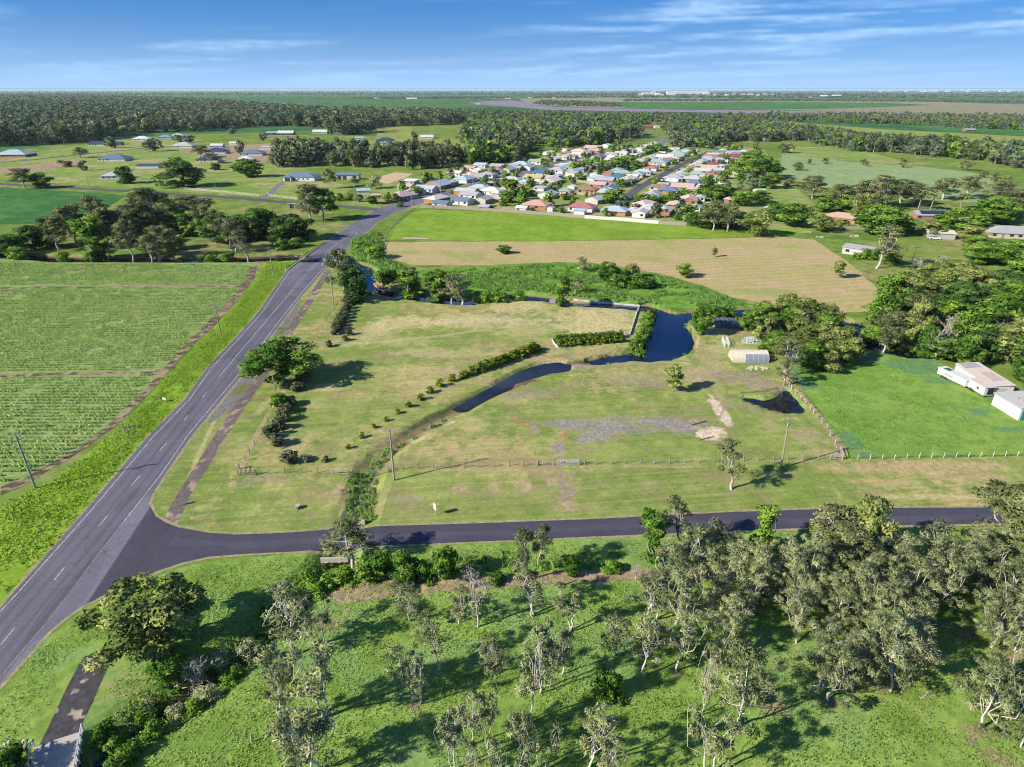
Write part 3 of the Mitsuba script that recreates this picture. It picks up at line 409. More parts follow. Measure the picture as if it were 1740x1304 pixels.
def kind(name, seed, m, Ht, W, n, per, size, cr, base=.35, dome=1.0, lean=.0, stems=1, squash=.75, droop=0., thin=1., trunk=.16, vis=1.0, merged=False, low=0, tk=5, twigs=0):
    """one tree of a kind: Ht high, W wide; clumps spread over a dome between base * Ht and Ht, a limb reaching into each"""
    r = np.random.default_rng(seed); cl, rad, tubes = [], [], []
    for s in range(stems):
        off = np.array([math.cos(s * 2.4 + seed), math.sin(s * 2.4 + seed), 0]) * (0 if stems == 1 else W * .22)
        ln = np.array([r.normal(), r.normal(), 0]) * lean * Ht + off; hh = Ht * (1 - .15 * s * r.random()); pts = []
        for k in range(max(1, n // stems)):
            a, q = r.random() * 2 * np.pi, math.sqrt(r.random()); z = r.random() ** .8
            prof = math.sqrt(max(.05, 1 - (2 * z - .75) ** 2 / 1.7)) if dome > 0 else 1.0
            w = (W / 2 - cr * .8) * (1 if stems == 1 else .62)
            pts.append([math.cos(a) * q * w * prof, math.sin(a) * q * w * prof, hh * (base + (1 - base) * z) - cr * .45])
        pts = np.array(pts) + np.column_stack([ln[0] * (np.array(pts)[:, 2] / hh), ln[1] * (np.array(pts)[:, 2] / hh), np.zeros(len(pts))])
        fork = np.array([ln[0] * base * .8, ln[1] * base * .8, hh * base * .8]); tip = np.array([ln[0] * .9, ln[1] * .9, hh * .88])
        tubes.append(limb(r, [off[0] * .12, off[1] * .12, -.25], fork, trunk, trunk * .75, .06, 4, tk + 1)); tubes.append(limb(r, fork, tip, trunk * .75, trunk * .18, .05, 4, tk))
        for k, p in enumerate(pts):
            if k < 16 * vis:
                t = r.random() * .55; st = fork + (tip - fork) * t; tubes.append(limb(r, st, p + [0, 0, cr * .3 * (vis >= 1)], trunk * .42 * (1 - .5 * t), trunk * .10, .1, 4, 4 if tk > 4 else 3))
                own = tubes[-1][0]
                for _ in range(twigs): tubes.append(limb(r, own[2 + _ % 2], p + rand_dirs(r, 1)[0] * cr * [1.25, 1.25, 1.0] + [0, 0, .4 * cr], trunk * .24, trunk * .08, .1, 3, 3))
        cl += list(pts); rad += list(cr * (.65 + .6 * r.random(len(pts))))
    for k in range(low):                       # undergrowth and skirts of leaves near the ground
        a = r.random() * 2 * np.pi; cl.append([math.cos(a) * W * .25 * r.random(), math.sin(a) * W * .25 * r.random(), cr * .5 + r.random() * base * Ht]); rad.append(cr * .7)
    ca = crown_arrays(r, np.array(cl), np.array(rad), per, size, squash, droop, thin); ba = bark_arrays(r, tubes)
    g = 'kind_' + name
    if merged:
        v = np.vstack([ca[0], ba[0]]); arr = (v, np.vstack([ca[1], ba[1] + len(ca[0])]), np.vstack([ca[2], ba[2]]), np.vstack([ca[3], ba[3]])); scene[g] = {'type': 'shapegroup', 'crown': shape(arr, m)}
    else: scene[g] = {'type': 'shapegroup', 'trunk': shape(ba, m), 'crown': shape(ca, m)}
    ext = ca[0].max(0) - ca[0].min(0); KINDS[name] = (float(ca[0][:, 2].max()), float(np.percentile(np.linalg.norm(ca[0][:, :2] - np.median(ca[0][:, :2], 0), axis=1), 94) * 2))
V = {}
def kinds(name, k, seed, *a, **kw):
    V[name] = [f'{name}_{i}' for i in range(k)]
    for i in range(k): kind(f'{name}_{i}', seed + i * 13, *a, **{**kw, 'stems': 1 + (i % 2) * (kw.get('stems', 1) - 1) if kw.get('stems', 1) > 1 else 1})
kinds('paperbark', 9, 11, 'paperbark', 8.5, 3.9, 21, 92, .22, .46, base=.36, lean=.07, stems=2, droop=.9, thin=.5, trunk=.095, twigs=2)
kinds('bushy_paperbark', 7, 401, 'paperbark', 9.5, 6.2, 38, 118, .25, .60, base=.22, lean=.05, droop=.9, thin=.5, trunk=.14, twigs=2)
kinds('gum', 4, 101, 'gum', 14, 10, 36, 170, .36, 1.3, base=.34, lean=.03, trunk=.30, vis=1.2, droop=.3, thin=.8, twigs=1)
kinds('sparse_gum', 3, 151, 'gum', 13, 6.5, 18, 150, .30, .95, base=.38, lean=.06, trunk=.24, vis=1.2, droop=.4, thin=.7, twigs=1)
kinds('roadside_tree', 2, 171, 'bright', 8.5, 9.5, 46, 230, .28, 1.05, base=.30, trunk=.32, vis=1.3, squash=.7)
kinds('verge_tree', 1, 181, 'olive', 8, 9.5, 50, 190, .26, .85, base=.18, trunk=.2, stems=1, vis=1.0, low=12, twigs=1)
kinds('dense_tree', 3, 201, 'dense', 9, 9, 44, 150, .36, 1.25, base=.16, trunk=.3, vis=.5, low=6)
kinds('bright_tree', 4, 231, 'bright', 8, 7, 34, 140, .34, 1.1, base=.20, trunk=.22, vis=.7, low=4)
kinds('olive_tree', 4, 261, 'olive', 8, 7.5, 36, 150, .32, 1.1, base=.20, trunk=.22, vis=.9, low=3, twigs=1)
kinds('vine_tree', 2, 291, 'bright', 9, 3.4, 26, 140, .27, .75, base=.08, dome=0, trunk=.18, vis=.4, low=6)
kinds('oval_tree', 1, 301, 'olive', 6.5, 3.0, 24, 80, .34, .6, base=.30, trunk=.09, vis=.8)
kinds('brown_bush', 3, 311, 'brownbush', 2.3, 2.4, 14, 60, .26, .5, base=.12, trunk=.05, vis=.6, low=6)
kinds('young_bush', 3, 331, 'youngbush', 1.5, 1.5, 9, 55, .2, .35, base=.15, trunk=.03, vis=.4, low=4)
kinds('weedy_shrub', 3, 351, 'bright', 2.4, 3.2, 16, 110, .20, .6, base=.05, trunk=.04, vis=.3, low=6)
kinds('grey_shrub', 2, 371, 'paperbark', 3.2, 3.0, 14, 100, .20, .55, base=.15, trunk=.06, vis=1, droop=.5, thin=.6, twigs=1)
kinds('bare_tree', 2, 391, 'bare', 7, 4, 14, 5, .25, .7, base=.3, trunk=.13, vis=1, twigs=4)
kinds('far_gum', 5, 501, 'far', 14, 10, 15, 26, 1.1, 2.0, base=.36, trunk=.34, vis=.5, merged=True, tk=3)
kinds('far_canopy', 5, 591, 'far', 20, 17, 24, 24, 1.15, 3.1, base=.30, trunk=.35, vis=.3, merged=True, tk=3, squash=.8)
kinds('far_dark', 3, 611, 'dense', 9, 9, 13, 26, 1.1, 1.9, base=.10, trunk=.3, vis=.2, merged=True, tk=3, low=3)
kinds('far_bushy', 4, 531, 'far', 9, 9, 13, 26, 1.1, 1.9, base=.14, trunk=.3, vis=.2, merged=True, tk=3, low=3)
kinds('far_green', 3, 551, 'bright', 7, 6.5, 12, 26, .95, 1.5, base=.12, trunk=.2, vis=.2, merged=True, tk=3, low=3)
kinds('far_olive', 3, 571, 'gum', 10, 8, 14, 28, .95, 1.7, base=.25, trunk=.25, vis=.4, merged=True, tk=3, low=2)
def palm(name, seed):                          # a ringed trunk and arching fronds
    r = np.random.default_rng(seed); b = bark_arrays(r, [limb(r, [0, 0, -.2], [.3, 0, 5.2], .17, .13, .03, 5, 6)]); m = MB(); nn = []
    for k in range(17):
        a = k * 2.4; el = .9 - 1.25 * (k / 17); pts = [np.array([.3, 0, 5.2]) + np.array([math.cos(a) * math.cos(el), math.sin(a) * math.cos(el), math.sin(el)]) * 2.3 * t - np.array([0, 0, 1.3]) * t * t for t in np.linspace(0, 1, 5)]
        s = np.array([-math.sin(a), math.cos(a), 0])
        for p, q, w0, w1 in zip(pts[:-1], pts[1:], (.12, .34, .38, .26), (.34, .38, .26, .03)):
            m.quad(p - s * w0 - [0, 0, w0 * .5], p, q, q - s * w1 - [0, 0, w1 * .5]); m.quad(p, p + s * w0 - [0, 0, w0 * .5], q + s * w1 - [0, 0, w1 * .5], q)
    v, f = m.mesh(); n = np.tile([0, 0, 1.0], (len(v), 1)) + .3 * r.normal(size=(len(v), 3)); n /= np.linalg.norm(n, axis=1, keepdims=True)
    scene['kind_' + name] = {'type': 'shapegroup', 'trunk': shape(b, 'olive'), 'crown': shape((v, f, n, np.column_stack([np.full(len(v), .5), np.zeros(len(v))])), 'olive')}; KINDS[name] = (5.9, 4.4); V['palm_tree'] = [name]
palm('palm_0', 5)
NAMES = {'paperbark': 'paperbark_tree', 'bushy_paperbark': 'paperbark_tree', 'gum': 'gum_tree', 'sparse_gum': 'gum_tree', 'oval_tree': 'young_tree', 'verge_tree': 'leafy_tree', 'far_gum': 'gum_tree', 'far_canopy': 'gum_tree', 'far_bushy': 'leafy_tree', 'far_green': 'leafy_tree', 'far_olive': 'gum_tree', 'dense_tree': 'dark_tree', 'bright_tree': 'leafy_tree', 'olive_tree': 'olive_tree'}
SAY = {'paperbark': 'slender pale-trunked paperbark', 'bushy_paperbark': 'bushy white-limbed paperbark', 'gum': 'tall pale-trunked gum', 'sparse_gum': 'thin-crowned pale gum', 'roadside_tree': 'broad bright green spreading tree',
       'verge_tree': 'big rounded olive-green tree', 'dense_tree': 'dark dense rounded tree', 'bright_tree': 'bright green leafy tree', 'olive_tree': 'olive-green leafy tree', 'vine_tree': 'narrow vine-draped tree', 'oval_tree': 'young oval-crowned tree', 'brown_bush': 'dark brown-green bush',
       'young_bush': 'small yellow-green planted bush', 'weedy_shrub': 'low bright green shrub', 'grey_shrub': 'grey wispy shrub', 'bare_tree': 'bare grey tree', 'far_gum': 'grey-green gum tree', 'far_canopy': 'broad round-crowned gum tree', 'far_bushy': 'low bushy tree', 'far_green': 'small bright green tree', 'far_olive': 'olive-grey gum tree', 'palm_tree': 'feathery palm'}
CAT = {'brown_bush': 'bush', 'young_bush': 'bush', 'weedy_shrub': 'shrub', 'grey_shrub': 'shrub', 'palm_tree': 'palm tree'}
def tree(kd, x, yb, yt=None, w=None, zone='', Hm=None, Wm=None, key=None, p=None, say=None):
    p = G(x, yb) if p is None else np.asarray(p); v = V[kd][int(rng.integers(len(V[kd])))]; kh, kw = KINDS[v]
    hm = (tall(x, yb, yt) if yt is not None else Hm); wm = wide(x, yb, w) if w is not None else (Wm if Wm is not None else hm * kw / kh)
    # a crown seen from above also shows its depth: take that off the height read from the outline
    if yt is not None and kd == 'paperbark': wm *= 1.2
    elif yt is not None: hm = max(hm - .13 * wm, hm * .6)
    if hm < .62 * wm and yt is not None: wm *= .9; hm = max(hm, .62 * wm)
    s = wm / kw * .97; k = key or numbered(NAMES.get(kd, kd)); a = rng.random() * 2 * math.pi
    scene[k] = {'type': 'instance', 'to_world': at(p, a, (s, s, hm / kh)), 'g': {'type': 'ref', 'id': 'kind_' + v}}
    if key is None: later(k, say or SAY[kd], zone, CAT.get(kd, 'tree'), seen(p), p[1])
    return k
def trees(zone, kd, rows, say=None):
    for rr in rows: tree(kd, *rr[:4], zone=zone, say=say)

# the roadside trees and the lot
tree('roadside_tree', 484, 650, 563, 122, 'beside the main road at the lot fence')
tree('bright_tree', 475, 694, 664, 27, 'beside the short post by the lot fence')
tree('gum', 588, 500, 414, 54, 'by the road bridge over the creek')
tree('dense_tree', 603, 512, 446, 54, 'behind the gum at the road bridge')
trees('on the creek bank behind the lot', 'vine_tree', [(697, 503, 446, 42), (738, 506, 452, 36), (748, 508, 447, 24)])
trees('on the creek bank behind the lot', 'sparse_gum', [(785, 515, 456, 52), (768, 512, 458, 40), (690, 498, 444, 40)])
trees('at the creek pool by the road bridge', 'weedy_shrub', [(655, 480, 452, 40), (668, 478, 458, 34), (640, 440, 416, 40), (625, 432, 412, 34), (610, 425, 410, 30), (600, 462, 448, 26)])
trees('along the creek edge behind the lot', 'weedy_shrub', [(828, 510, 488, 44), (850, 512, 496, 34), (880, 508, 496, 34), (815, 508, 484, 30)])
tree('vine_tree', 957, 521, 467, 27, 'at the white wall by the pond')
tree('sparse_gum', 976, 500, 470, 22, 'on the far creek bank above the white wall')
tree('grey_shrub', 987, 462, 433, 24, 'in the green creek weeds'); tree('bright_tree', 1033, 478, 439, 42, 'in the green creek weeds')
tree('olive_tree', 1073, 472, 443, 28, 'in the green creek weeds'); trees('in the green creek weeds', 'weedy_shrub', [(1056, 488, 464, 44), (1085, 490, 462, 46), (1100, 488, 470, 34)])
tree('bright_tree', 1163, 471, 444, 28, 'alone on the dry hay paddock'); tree('bright_tree', 856, 431, 416, 27, 'alone at far left of the hay paddock')
tree('oval_tree', 1213, 437, 419, 9, 'tiny and alone on the hay paddock'); tree('oval_tree', 1423, 473, 440, 19, 'at the right edge of the hay paddock')
tree('oval_tree', 1143, 666, 616, 28, 'alone in the middle of the lot'); tree('bright_tree', 1191, 569, 509, 38, 'at the end of the pond by the dark shed')
tree('sparse_gum', 1243, 833, 744, 56, 'alone on the verge beside the lane')
for i, (x, y) in enumerate([(492, 786), (472, 757), (462, 743), (474, 729), (482, 715), (484, 702), (492, 690), (506, 664), (512, 650), (518, 640)]): tree('brown_bush', x, y, y - 24 + i * .6, 27 - i * .6, 'in the row inside the road fence')
for i in range(13): tree('brown_bush', 571 + 2.6 * i, 567 - 6.0 * i, 567 - 6 * i - 16, 19 - .3 * i, 'in the upper road fence row')
for x, y in [(588, 580), (593, 570), (560, 590)]: tree('brown_bush', x, y, y - 13, 12, 'beside the upper row of dark bushes')
for x, y in [(553, 783), (522, 784)]: tree('brown_bush', x, y, y - 11, 14, 'at the front fence corner')
for i, (x, y, s) in enumerate([(592, 763, 10), (614, 745, 12), (636, 728, 9), (656, 716, 9), (676, 703, 10), (694, 692, 12), (715, 680, 13), (731, 669, 14), (747, 657, 15), (767, 648, 15), (787, 642, 15), (800, 637, 18), (817, 632, 20), (828, 628, 20), (839, 624, 20), (850, 620, 20), (860, 616, 20), (871, 611, 20), (883, 607, 21), (895, 603, 22), (905, 598, 20), (914, 595, 14)]):
    tree('young_bush', x, y, y - s * .95, s, 'in the row along the drain')
for i in range(11): tree('young_bush', 952 + 10.3 * i, 589 - .75 * i, 573 - .7 * i, 15, 'in the hedge front at the white wall')
for i in range(11): tree('weedy_shrub', 950 + 10.4 * i, 580 - .6 * i, 566 - .6 * i, 15, 'in the hedge back at the white wall')
trees('on the pond bank beside the white wall', 'weedy_shrub', [(1080, 590, 566, 26), (1088, 582, 560, 24), (1090, 570, 546, 24), (1096, 560, 534, 24), (1098, 548, 524, 24), (1104, 538, 516, 22), (1110, 532, 514, 18), (1088, 598, 580, 22)])
# orchard behind the sheds
Z1 = 'in the orchard behind the sheds'
trees(Z1, 'olive_tree', [(1332, 548, 494, 46), (1395, 562, 508, 58), (1362, 562, 500, 62), (1380, 604, 540, 74), (1422, 606, 548, 58), (1412, 630, 572, 46), (1435, 590, 548, 44), (1352, 582, 530, 50), (1300, 580, 530, 42), (1440, 612, 566, 44)])
trees(Z1, 'bright_tree', [(1296, 556, 506, 46), (1272, 562, 522, 36), (1318, 600, 556, 40), (1400, 585, 530, 50), (1375, 625, 575, 50), (1300, 600, 575, 30), (1345, 560, 515, 45)])
tree('dense_tree', 1340, 545, 492, 36, Z1); trees(Z1, 'sparse_gum', [(1336, 640, 562, 52), (1332, 655, 600, 36)], say='dark grey-green she-oak')
trees('by the reeds left of the dark shed', 'weedy_shrub', [(1225, 540, 518, 26), (1240, 538, 520, 24), (1210, 540, 516, 26), (1256, 556, 534, 22)])
# the wooded creek at right
Z2 = 'in the wood right of the paddock'
trees(Z2, 'bright_tree', [(1493, 552, 490, 54), (1515, 520, 455, 58), (1575, 602, 538, 50), (1603, 566, 500, 54), (1642, 588, 520, 64), (1690, 566, 488, 84), (1732, 545, 478, 64), (1640, 618, 560, 50), (1735, 648, 600, 40), (1480, 576, 542, 38), (1625, 560, 508, 50), (1600, 610, 560, 50), (1560, 600, 556, 36), (1715, 535, 470, 60)])
trees(Z2, 'olive_tree', [(1562, 526, 462, 62), (1556, 575, 505, 48), (1602, 505, 446, 72), (1706, 612, 540, 70), (1736, 600, 530, 64), (1620, 480, 436, 70), (1655, 500, 448, 70), (1520, 592, 550, 44), (1585, 480, 440, 60), (1540, 500, 450, 50)])
trees(Z2, 'dense_tree', [(1540, 546, 480, 56), (1700, 508, 452, 66), (1580, 545, 490, 60), (1655, 535, 480, 60), (1625, 530, 470, 60), (1742, 630, 560, 50), (1670, 610, 550, 56)])
trees(Z2, 'bare_tree', [(1588, 610, 545, 60), (1600, 595, 530, 50), (1690, 600, 540, 40), (1600, 470, 440, 60), (1560, 460, 440, 40)]); trees(Z2, 'gum', [(1500, 600, 520, 48), (1560, 560, 494, 54)])
Z3 = 'beside the houses at far right'
tree('sparse_gum', 1489, 456, 372, 54, 'beside the grey shed at right'); trees('beside the grey shed at right', 'weedy_shrub', [(1475, 440, 418, 34), (1510, 448, 424, 40), (1455, 440, 428, 20)]); tree('grey_shrub', 1502, 438, 412, 40, 'beside the grey shed at right')
trees(Z3, 'bright_tree', [(1492, 398, 336, 92), (1345, 384, 336, 62), (1440, 356, 325, 44), (1640, 394, 345, 74), (1690, 368, 325, 58), (1685, 380, 328, 76), (1610, 390, 352, 60), (1318, 375, 338, 44), (1660, 448, 412, 60), (1690, 446, 412, 64), (1724, 440, 410, 60), (1660, 424, 402, 44), (1738, 480, 420, 64), (1400, 360, 330, 40)])
trees(Z3, 'olive_tree', [(1285, 400, 350, 66), (1395, 393, 362, 50), (1432, 386, 368, 24), (1580, 402, 378, 46), (1650, 412, 386, 50), (1700, 372, 340, 60), (1540, 395, 372, 30), (1475, 370, 320, 50)])
trees(Z3, 'gum', [(1488, 352, 288, 62), (1530, 346, 298, 48), (1380, 338, 292, 48), (1425, 346, 305, 54), (1462, 350, 300, 48), (1600, 340, 296, 46), (1640, 336, 292, 42), (1725, 365, 312, 60), (1690, 345, 300, 50), (1550, 350, 306, 44)]); trees(Z3, 'palm_tree', [(1560, 356, 318, 28), (1580, 358, 324, 26), (1632, 354, 324, 28)])
Z4 = 'behind the right end of the paddock fence'
trees(Z4, 'gum', [(1212, 392, 336, 46), (1236, 394, 338, 44)]); trees(Z4, 'dense_tree', [(1196, 388, 356, 40), (1225, 388, 356, 44), (1252, 386, 352, 44), (1178, 384, 358, 22)]); trees(Z4, 'bright_tree', [(1215, 340, 308, 46), (1240, 338, 312, 36), (1262, 350, 322, 46), (1290, 345, 318, 40), (1305, 320, 296, 46), (1262, 300, 262, 52), (1290, 305, 256, 56), (1275, 285, 258, 50), (1310, 300, 270, 36)])
trees('along the golf green', 'far_olive', [(1240, 289, 265, 14), (1338, 316, 300, 20), (1355, 290, 272, 18), (1374, 280, 268, 10), (1402, 279, 266, 12), (1468, 283, 268, 12), (1533, 285, 266, 14), (1641, 290, 266, 24), (1335, 260, 244, 30), (1670, 302, 288, 14), (1690, 310, 290, 14), (1710, 316, 296, 16)])
# creek wood at far left
Z5 = 'in the wood behind the cane'
trees(Z5, 'dense_tree', [(18, 432, 384, 62), (60, 424, 376, 50), (372, 412, 352, 62), (412, 408, 356, 62), (455, 402, 352, 54), (500, 408, 356, 78), (440, 404, 345, 60), (200, 405, 360, 50), (320, 400, 355, 46), (90, 420, 380, 40)])
trees(Z5, 'gum', [(100, 426, 358, 48), (132, 418, 338, 54), (160, 390, 324, 52), (200, 418, 348, 62), (235, 406, 334, 62), (265, 396, 306, 72), (330, 378, 322, 84), (350, 400, 340, 44), (270, 440, 370, 60), (225, 440, 360, 50), (395, 425, 362, 54), (300, 370, 330, 50), (185, 420, 345, 40), (250, 380, 325, 50), (120, 400, 350, 50), (290, 400, 350, 50)])
trees(Z5, 'vine_tree', [(165, 440, 352, 42), (150, 425, 365, 36)]); trees(Z5, 'bright_tree', [(300, 392, 346, 46), (340, 400, 350, 52), (240, 402, 352, 40)]); trees(Z5, 'sparse_gum', [(258, 448, 395, 34), (187, 436, 402, 24), (422, 442, 378, 44), (400, 430, 370, 44)])
tree('olive_tree', 290, 424, 386, 46, 'in the clearing of the creek wood', say='rounded brown-green tree')
trees('along the creek beside the cane field', 'weedy_shrub', [(30, 440, 422, 40), (110, 442, 428, 36), (360, 442, 430, 30), (390, 440, 426, 34), (480, 424, 408, 30), (505, 420, 404, 30), (470, 414, 402, 26)])
tree('gum', 528, 376, 304, 50, 'at the road junction'); tree('roadside_tree', 551, 374, 312, 50, 'at the road junction', say='dark green rounded tree')
Z6 = 'on the new estate at far left'
trees(Z6, 'gum', [(44, 321, 278, 42), (137, 268, 246, 29), (105, 281, 270, 14), (340, 268, 248, 36), (360, 278, 258, 30)]); trees(Z6, 'bright_tree', [(72, 320, 288, 36), (422, 301, 262, 46), (302, 290, 262, 30)])
trees(Z6, 'dense_tree', [(214, 312, 277, 32), (312, 318, 264, 78), (116, 284, 273, 18), (368, 289, 278, 20)]); trees(Z6, 'far_bushy', [(264, 257, 230, 26), (305, 242, 225, 22), (322, 242, 224, 24), (250, 252, 238, 18), (190, 252, 228, 20), (410, 262, 234, 14), (448, 240, 222, 14), (143, 290, 270, 16), (395, 228, 216, 16)])
trees('beside the big grey-roofed house', 'gum', [(563, 320, 283, 24), (605, 316, 300, 20)]); tree('grey_shrub', 638, 320, 294, 30, 'beside the big grey-roofed house')
trees('along the hedge on the junction corner', 'bright_tree', [(577, 341, 326, 14), (593, 341, 326, 16), (611, 343, 328, 14), (632, 346, 334, 24), (660, 342, 328, 18), (672, 344, 326, 16), (708, 332, 312, 26), (696, 336, 322, 18)], say='clipped green garden tree')
# trees among the town houses
Z7 = 'among the town houses'
trees(Z7, 'far_green', [(y[0], y[1], y[2], y[3]) for y in [(870, 335, 298, 34), (862, 345, 318, 36), (905, 334, 320, 20), (885, 350, 338, 24), (855, 350, 336, 20), (838, 357, 346, 14), (927, 284, 274, 14), (985, 306, 294, 22), (1003, 306, 296, 14), (960, 340, 326, 18), (978, 290, 274, 30), (995, 288, 272, 26), (1012, 284, 262, 22), (1025, 286, 270, 24), (1065, 284, 262, 34), (1045, 290, 274, 40), (1080, 290, 276, 30), (1095, 290, 276, 20), (1055, 318, 300, 22), (1072, 314, 302, 18), (1085, 346, 326, 24), (1105, 346, 326, 26), (1125, 344, 328, 22), (1140, 340, 322, 20), (1118, 316, 306, 28), (1150, 310, 300, 14), (1170, 300, 282, 18), (1185, 276, 264, 14), (1132, 290, 280, 12), (1145, 280, 268, 12), (1158, 274, 264, 12), (1160, 356, 342, 22), (1172, 366, 344, 26), (1196, 336, 320, 14), (1184, 336, 318, 14), (1232, 304, 294, 24), (1260, 306, 290, 26), (1245, 282, 268, 22), (1262, 276, 262, 20), (1115, 262, 246, 30), (1130, 262, 248, 24), (1100, 264, 250, 16), (1040, 254, 244, 16), (1068, 252, 244, 16), (960, 256, 246, 14), (905, 256, 244, 26), (880, 260, 244, 24), (1000, 274, 262, 16), (815, 300, 288, 14), (860, 306, 290, 18), (786, 308, 296, 12), (740, 326, 316, 14), (770, 330, 322, 14), (905, 360, 350, 14), (955, 362, 350, 16), (1150, 374, 360, 14), (1168, 378, 362, 16), (680, 352, 340, 14), (730, 352, 344, 10), (1045, 340, 320, 34), (1020, 342, 324, 26), (1035, 346, 326, 28), (1230, 275, 258, 14)]])
trees(Z7, 'palm_tree', [(788, 308, 288, 12), (860, 290, 278, 12), (1080, 352, 334, 14), (1092, 350, 334, 12), (1110, 348, 332, 14), (1130, 372, 352, 16), (820, 300, 286, 12), (1150, 296, 284, 10)])

# ------------------------------------------------------------------ the grove below the lane
ZG = 'on the swamp grass below the lane'
for x, yb, yt, w in [(504, 1113, 1002, 76), (547, 1094, 1002, 40), (696, 1056, 990, 46), (780, 1060, 1003, 40), (748, 1139, 1049, 46), (706, 1192, 1100, 48), (715, 1195, 1098, 44), (486, 1233, 1098, 50), (482, 1236, 1132, 46), (552, 1219, 1074, 66), (835, 1150, 1084, 44), (800, 1268, 1170, 46), (828, 1273, 1174, 28), (768, 1312, 1195, 46), (805, 1330, 1272, 36), (524, 1318, 1222, 76), (552, 1326, 1200, 80), (907, 1046, 966, 50),
                     (969, 1071, 993, 40), (1044, 1113, 1026, 58), (1096, 1150, 1056, 54), (954, 1147, 1072, 34), (917, 1177, 1048, 44), (845, 1167, 1084, 36), (900, 1231, 1066, 56), (887, 1284, 1200, 38), (921, 1306, 1224, 56), (1000, 1306, 1196, 54), (1100, 1064, 988, 58), (1141, 1089, 964, 62), (1149, 1142, 1040, 56), (1193, 1212, 1094, 46), (1200, 1316, 1198, 62), (1116, 1052, 985, 46), (1163, 1040, 972, 44), (1030, 1330, 1250, 40), (870, 1340, 1255, 60)]: tree('paperbark', x, yb, yt, w, ZG)
tree('bare_tree', 812, 1066, 962, 50, ZG); tree('weedy_shrub', 1034, 1188, 1134, 46, 'in the tree shade on the swamp grass', say='dark low shrub')
ZH = 'in the thick grove at lower right'
for x, yb, yt, w in [(1220, 1130, 1034, 58), (1254, 1240, 1088, 88), (1408, 1192, 1088, 84), (1448, 1173, 1086, 86), (1513, 1174, 1040, 118), (1661, 1238, 1104, 100), (1672, 1071, 984, 76), (1593, 1010, 940, 80), (1285, 1026, 930, 60), (1343, 1028, 900, 60), (1389, 1030, 940, 60), (1586, 1040, 950, 70), (1684, 1100, 1010, 56), (1722, 1106, 1000, 62), (1690, 1230, 1130, 60), (1240, 1090, 1000, 64), (1730, 1180, 1080, 70), (1735, 1270, 1150, 60)]: tree('bushy_paperbark', x, yb, yt, w, ZH)
grove = Polygon([(1180, 992), (1240, 975), (1330, 985), (1400, 975), (1500, 985), (1548, 1010), (1560, 1120), (1540, 1160), (1470, 1168), (1400, 1175), (1372, 1150), (1350, 1095), (1345, 1050), (1300, 1010), (1250, 1060), (1200, 1080)]).union(Polygon([(1590, 985), (1640, 960), (1760, 935), (1765, 1090), (1700, 1085), (1640, 1010)]))
pl = []
for _ in range(4000):
    x, y = rng.uniform(1180, 1765), rng.uniform(930, 1180)
    if not grove.contains(Point(x, y)): continue
    p = G(x, y)
    if all(np.hypot(*(p - q)) > 3.1 for q in pl): pl.append(p); hm = rng.uniform(6.2, 9.0); tree('bushy_paperbark' if rng.random() < .75 else 'paperbark', x, y, zone=ZH, Hm=hm, Wm=hm * rng.uniform(.55, .72), p=p)
ZL = 'between the lane and the dirt bank'
for kd, x, yb, yt, w in [('sparse_gum', 600, 962, 880, 84), ('sparse_gum', 897, 988, 884, 46), ('sparse_gum', 916, 962, 880, 40), ('bright_tree', 690, 985, 936, 46), ('bright_tree', 757, 985, 925, 46), ('vine_tree', 1106, 950, 868, 44), ('sparse_gum', 1153, 940, 842, 50), ('bushy_paperbark', 1210, 965, 882, 50), ('vine_tree', 1293, 935, 852, 36), ('bright_tree', 970, 978, 942, 26), ('bare_tree', 800, 1000, 958, 34), ('bare_tree', 1080, 986, 955, 26), ('weedy_shrub', 640, 975, 946, 70), ('weedy_shrub', 720, 985, 950, 40), ('weedy_shrub', 845, 990, 976, 34), ('weedy_shrub', 1040, 972, 958, 36), ('sparse_gum', 680, 1005, 985, 30),
                         ('bushy_paperbark', 1160, 985, 900, 60), ('bushy_paperbark', 1130, 1000, 925, 60)]: tree(kd, x, yb, yt, w, ZL)
ZM = 'overhanging the lane at lower right'
for kd, x, yb, yt, w in [('gum', 1405, 950, 846, 96), ('olive_tree', 1460, 955, 838, 76), ('bushy_paperbark', 1240, 975, 900, 66), ('bushy_paperbark', 1330, 985, 905, 70), ('gum', 1705, 940, 815, 130), ('bushy_paperbark', 1525, 985, 900, 90), ('bushy_paperbark', 1600, 990, 905, 80), ('bushy_paperbark', 1650, 975, 890, 80), ('bushy_paperbark', 1475, 980, 900, 80), ('gum', 1420, 990, 890, 96), ('gum', 1735, 985, 860, 90), ('bushy_paperbark', 1280, 985, 915, 60), ('bushy_paperbark', 1375, 990, 915, 70)]: tree(kd, x, yb, yt, w, ZM)
tree('verge_tree', 262, 1100, 978, 178, 'beside the lane junction at lower left', say='big rounded olive-green tree')
ZS = 'along the ditch at lower left'
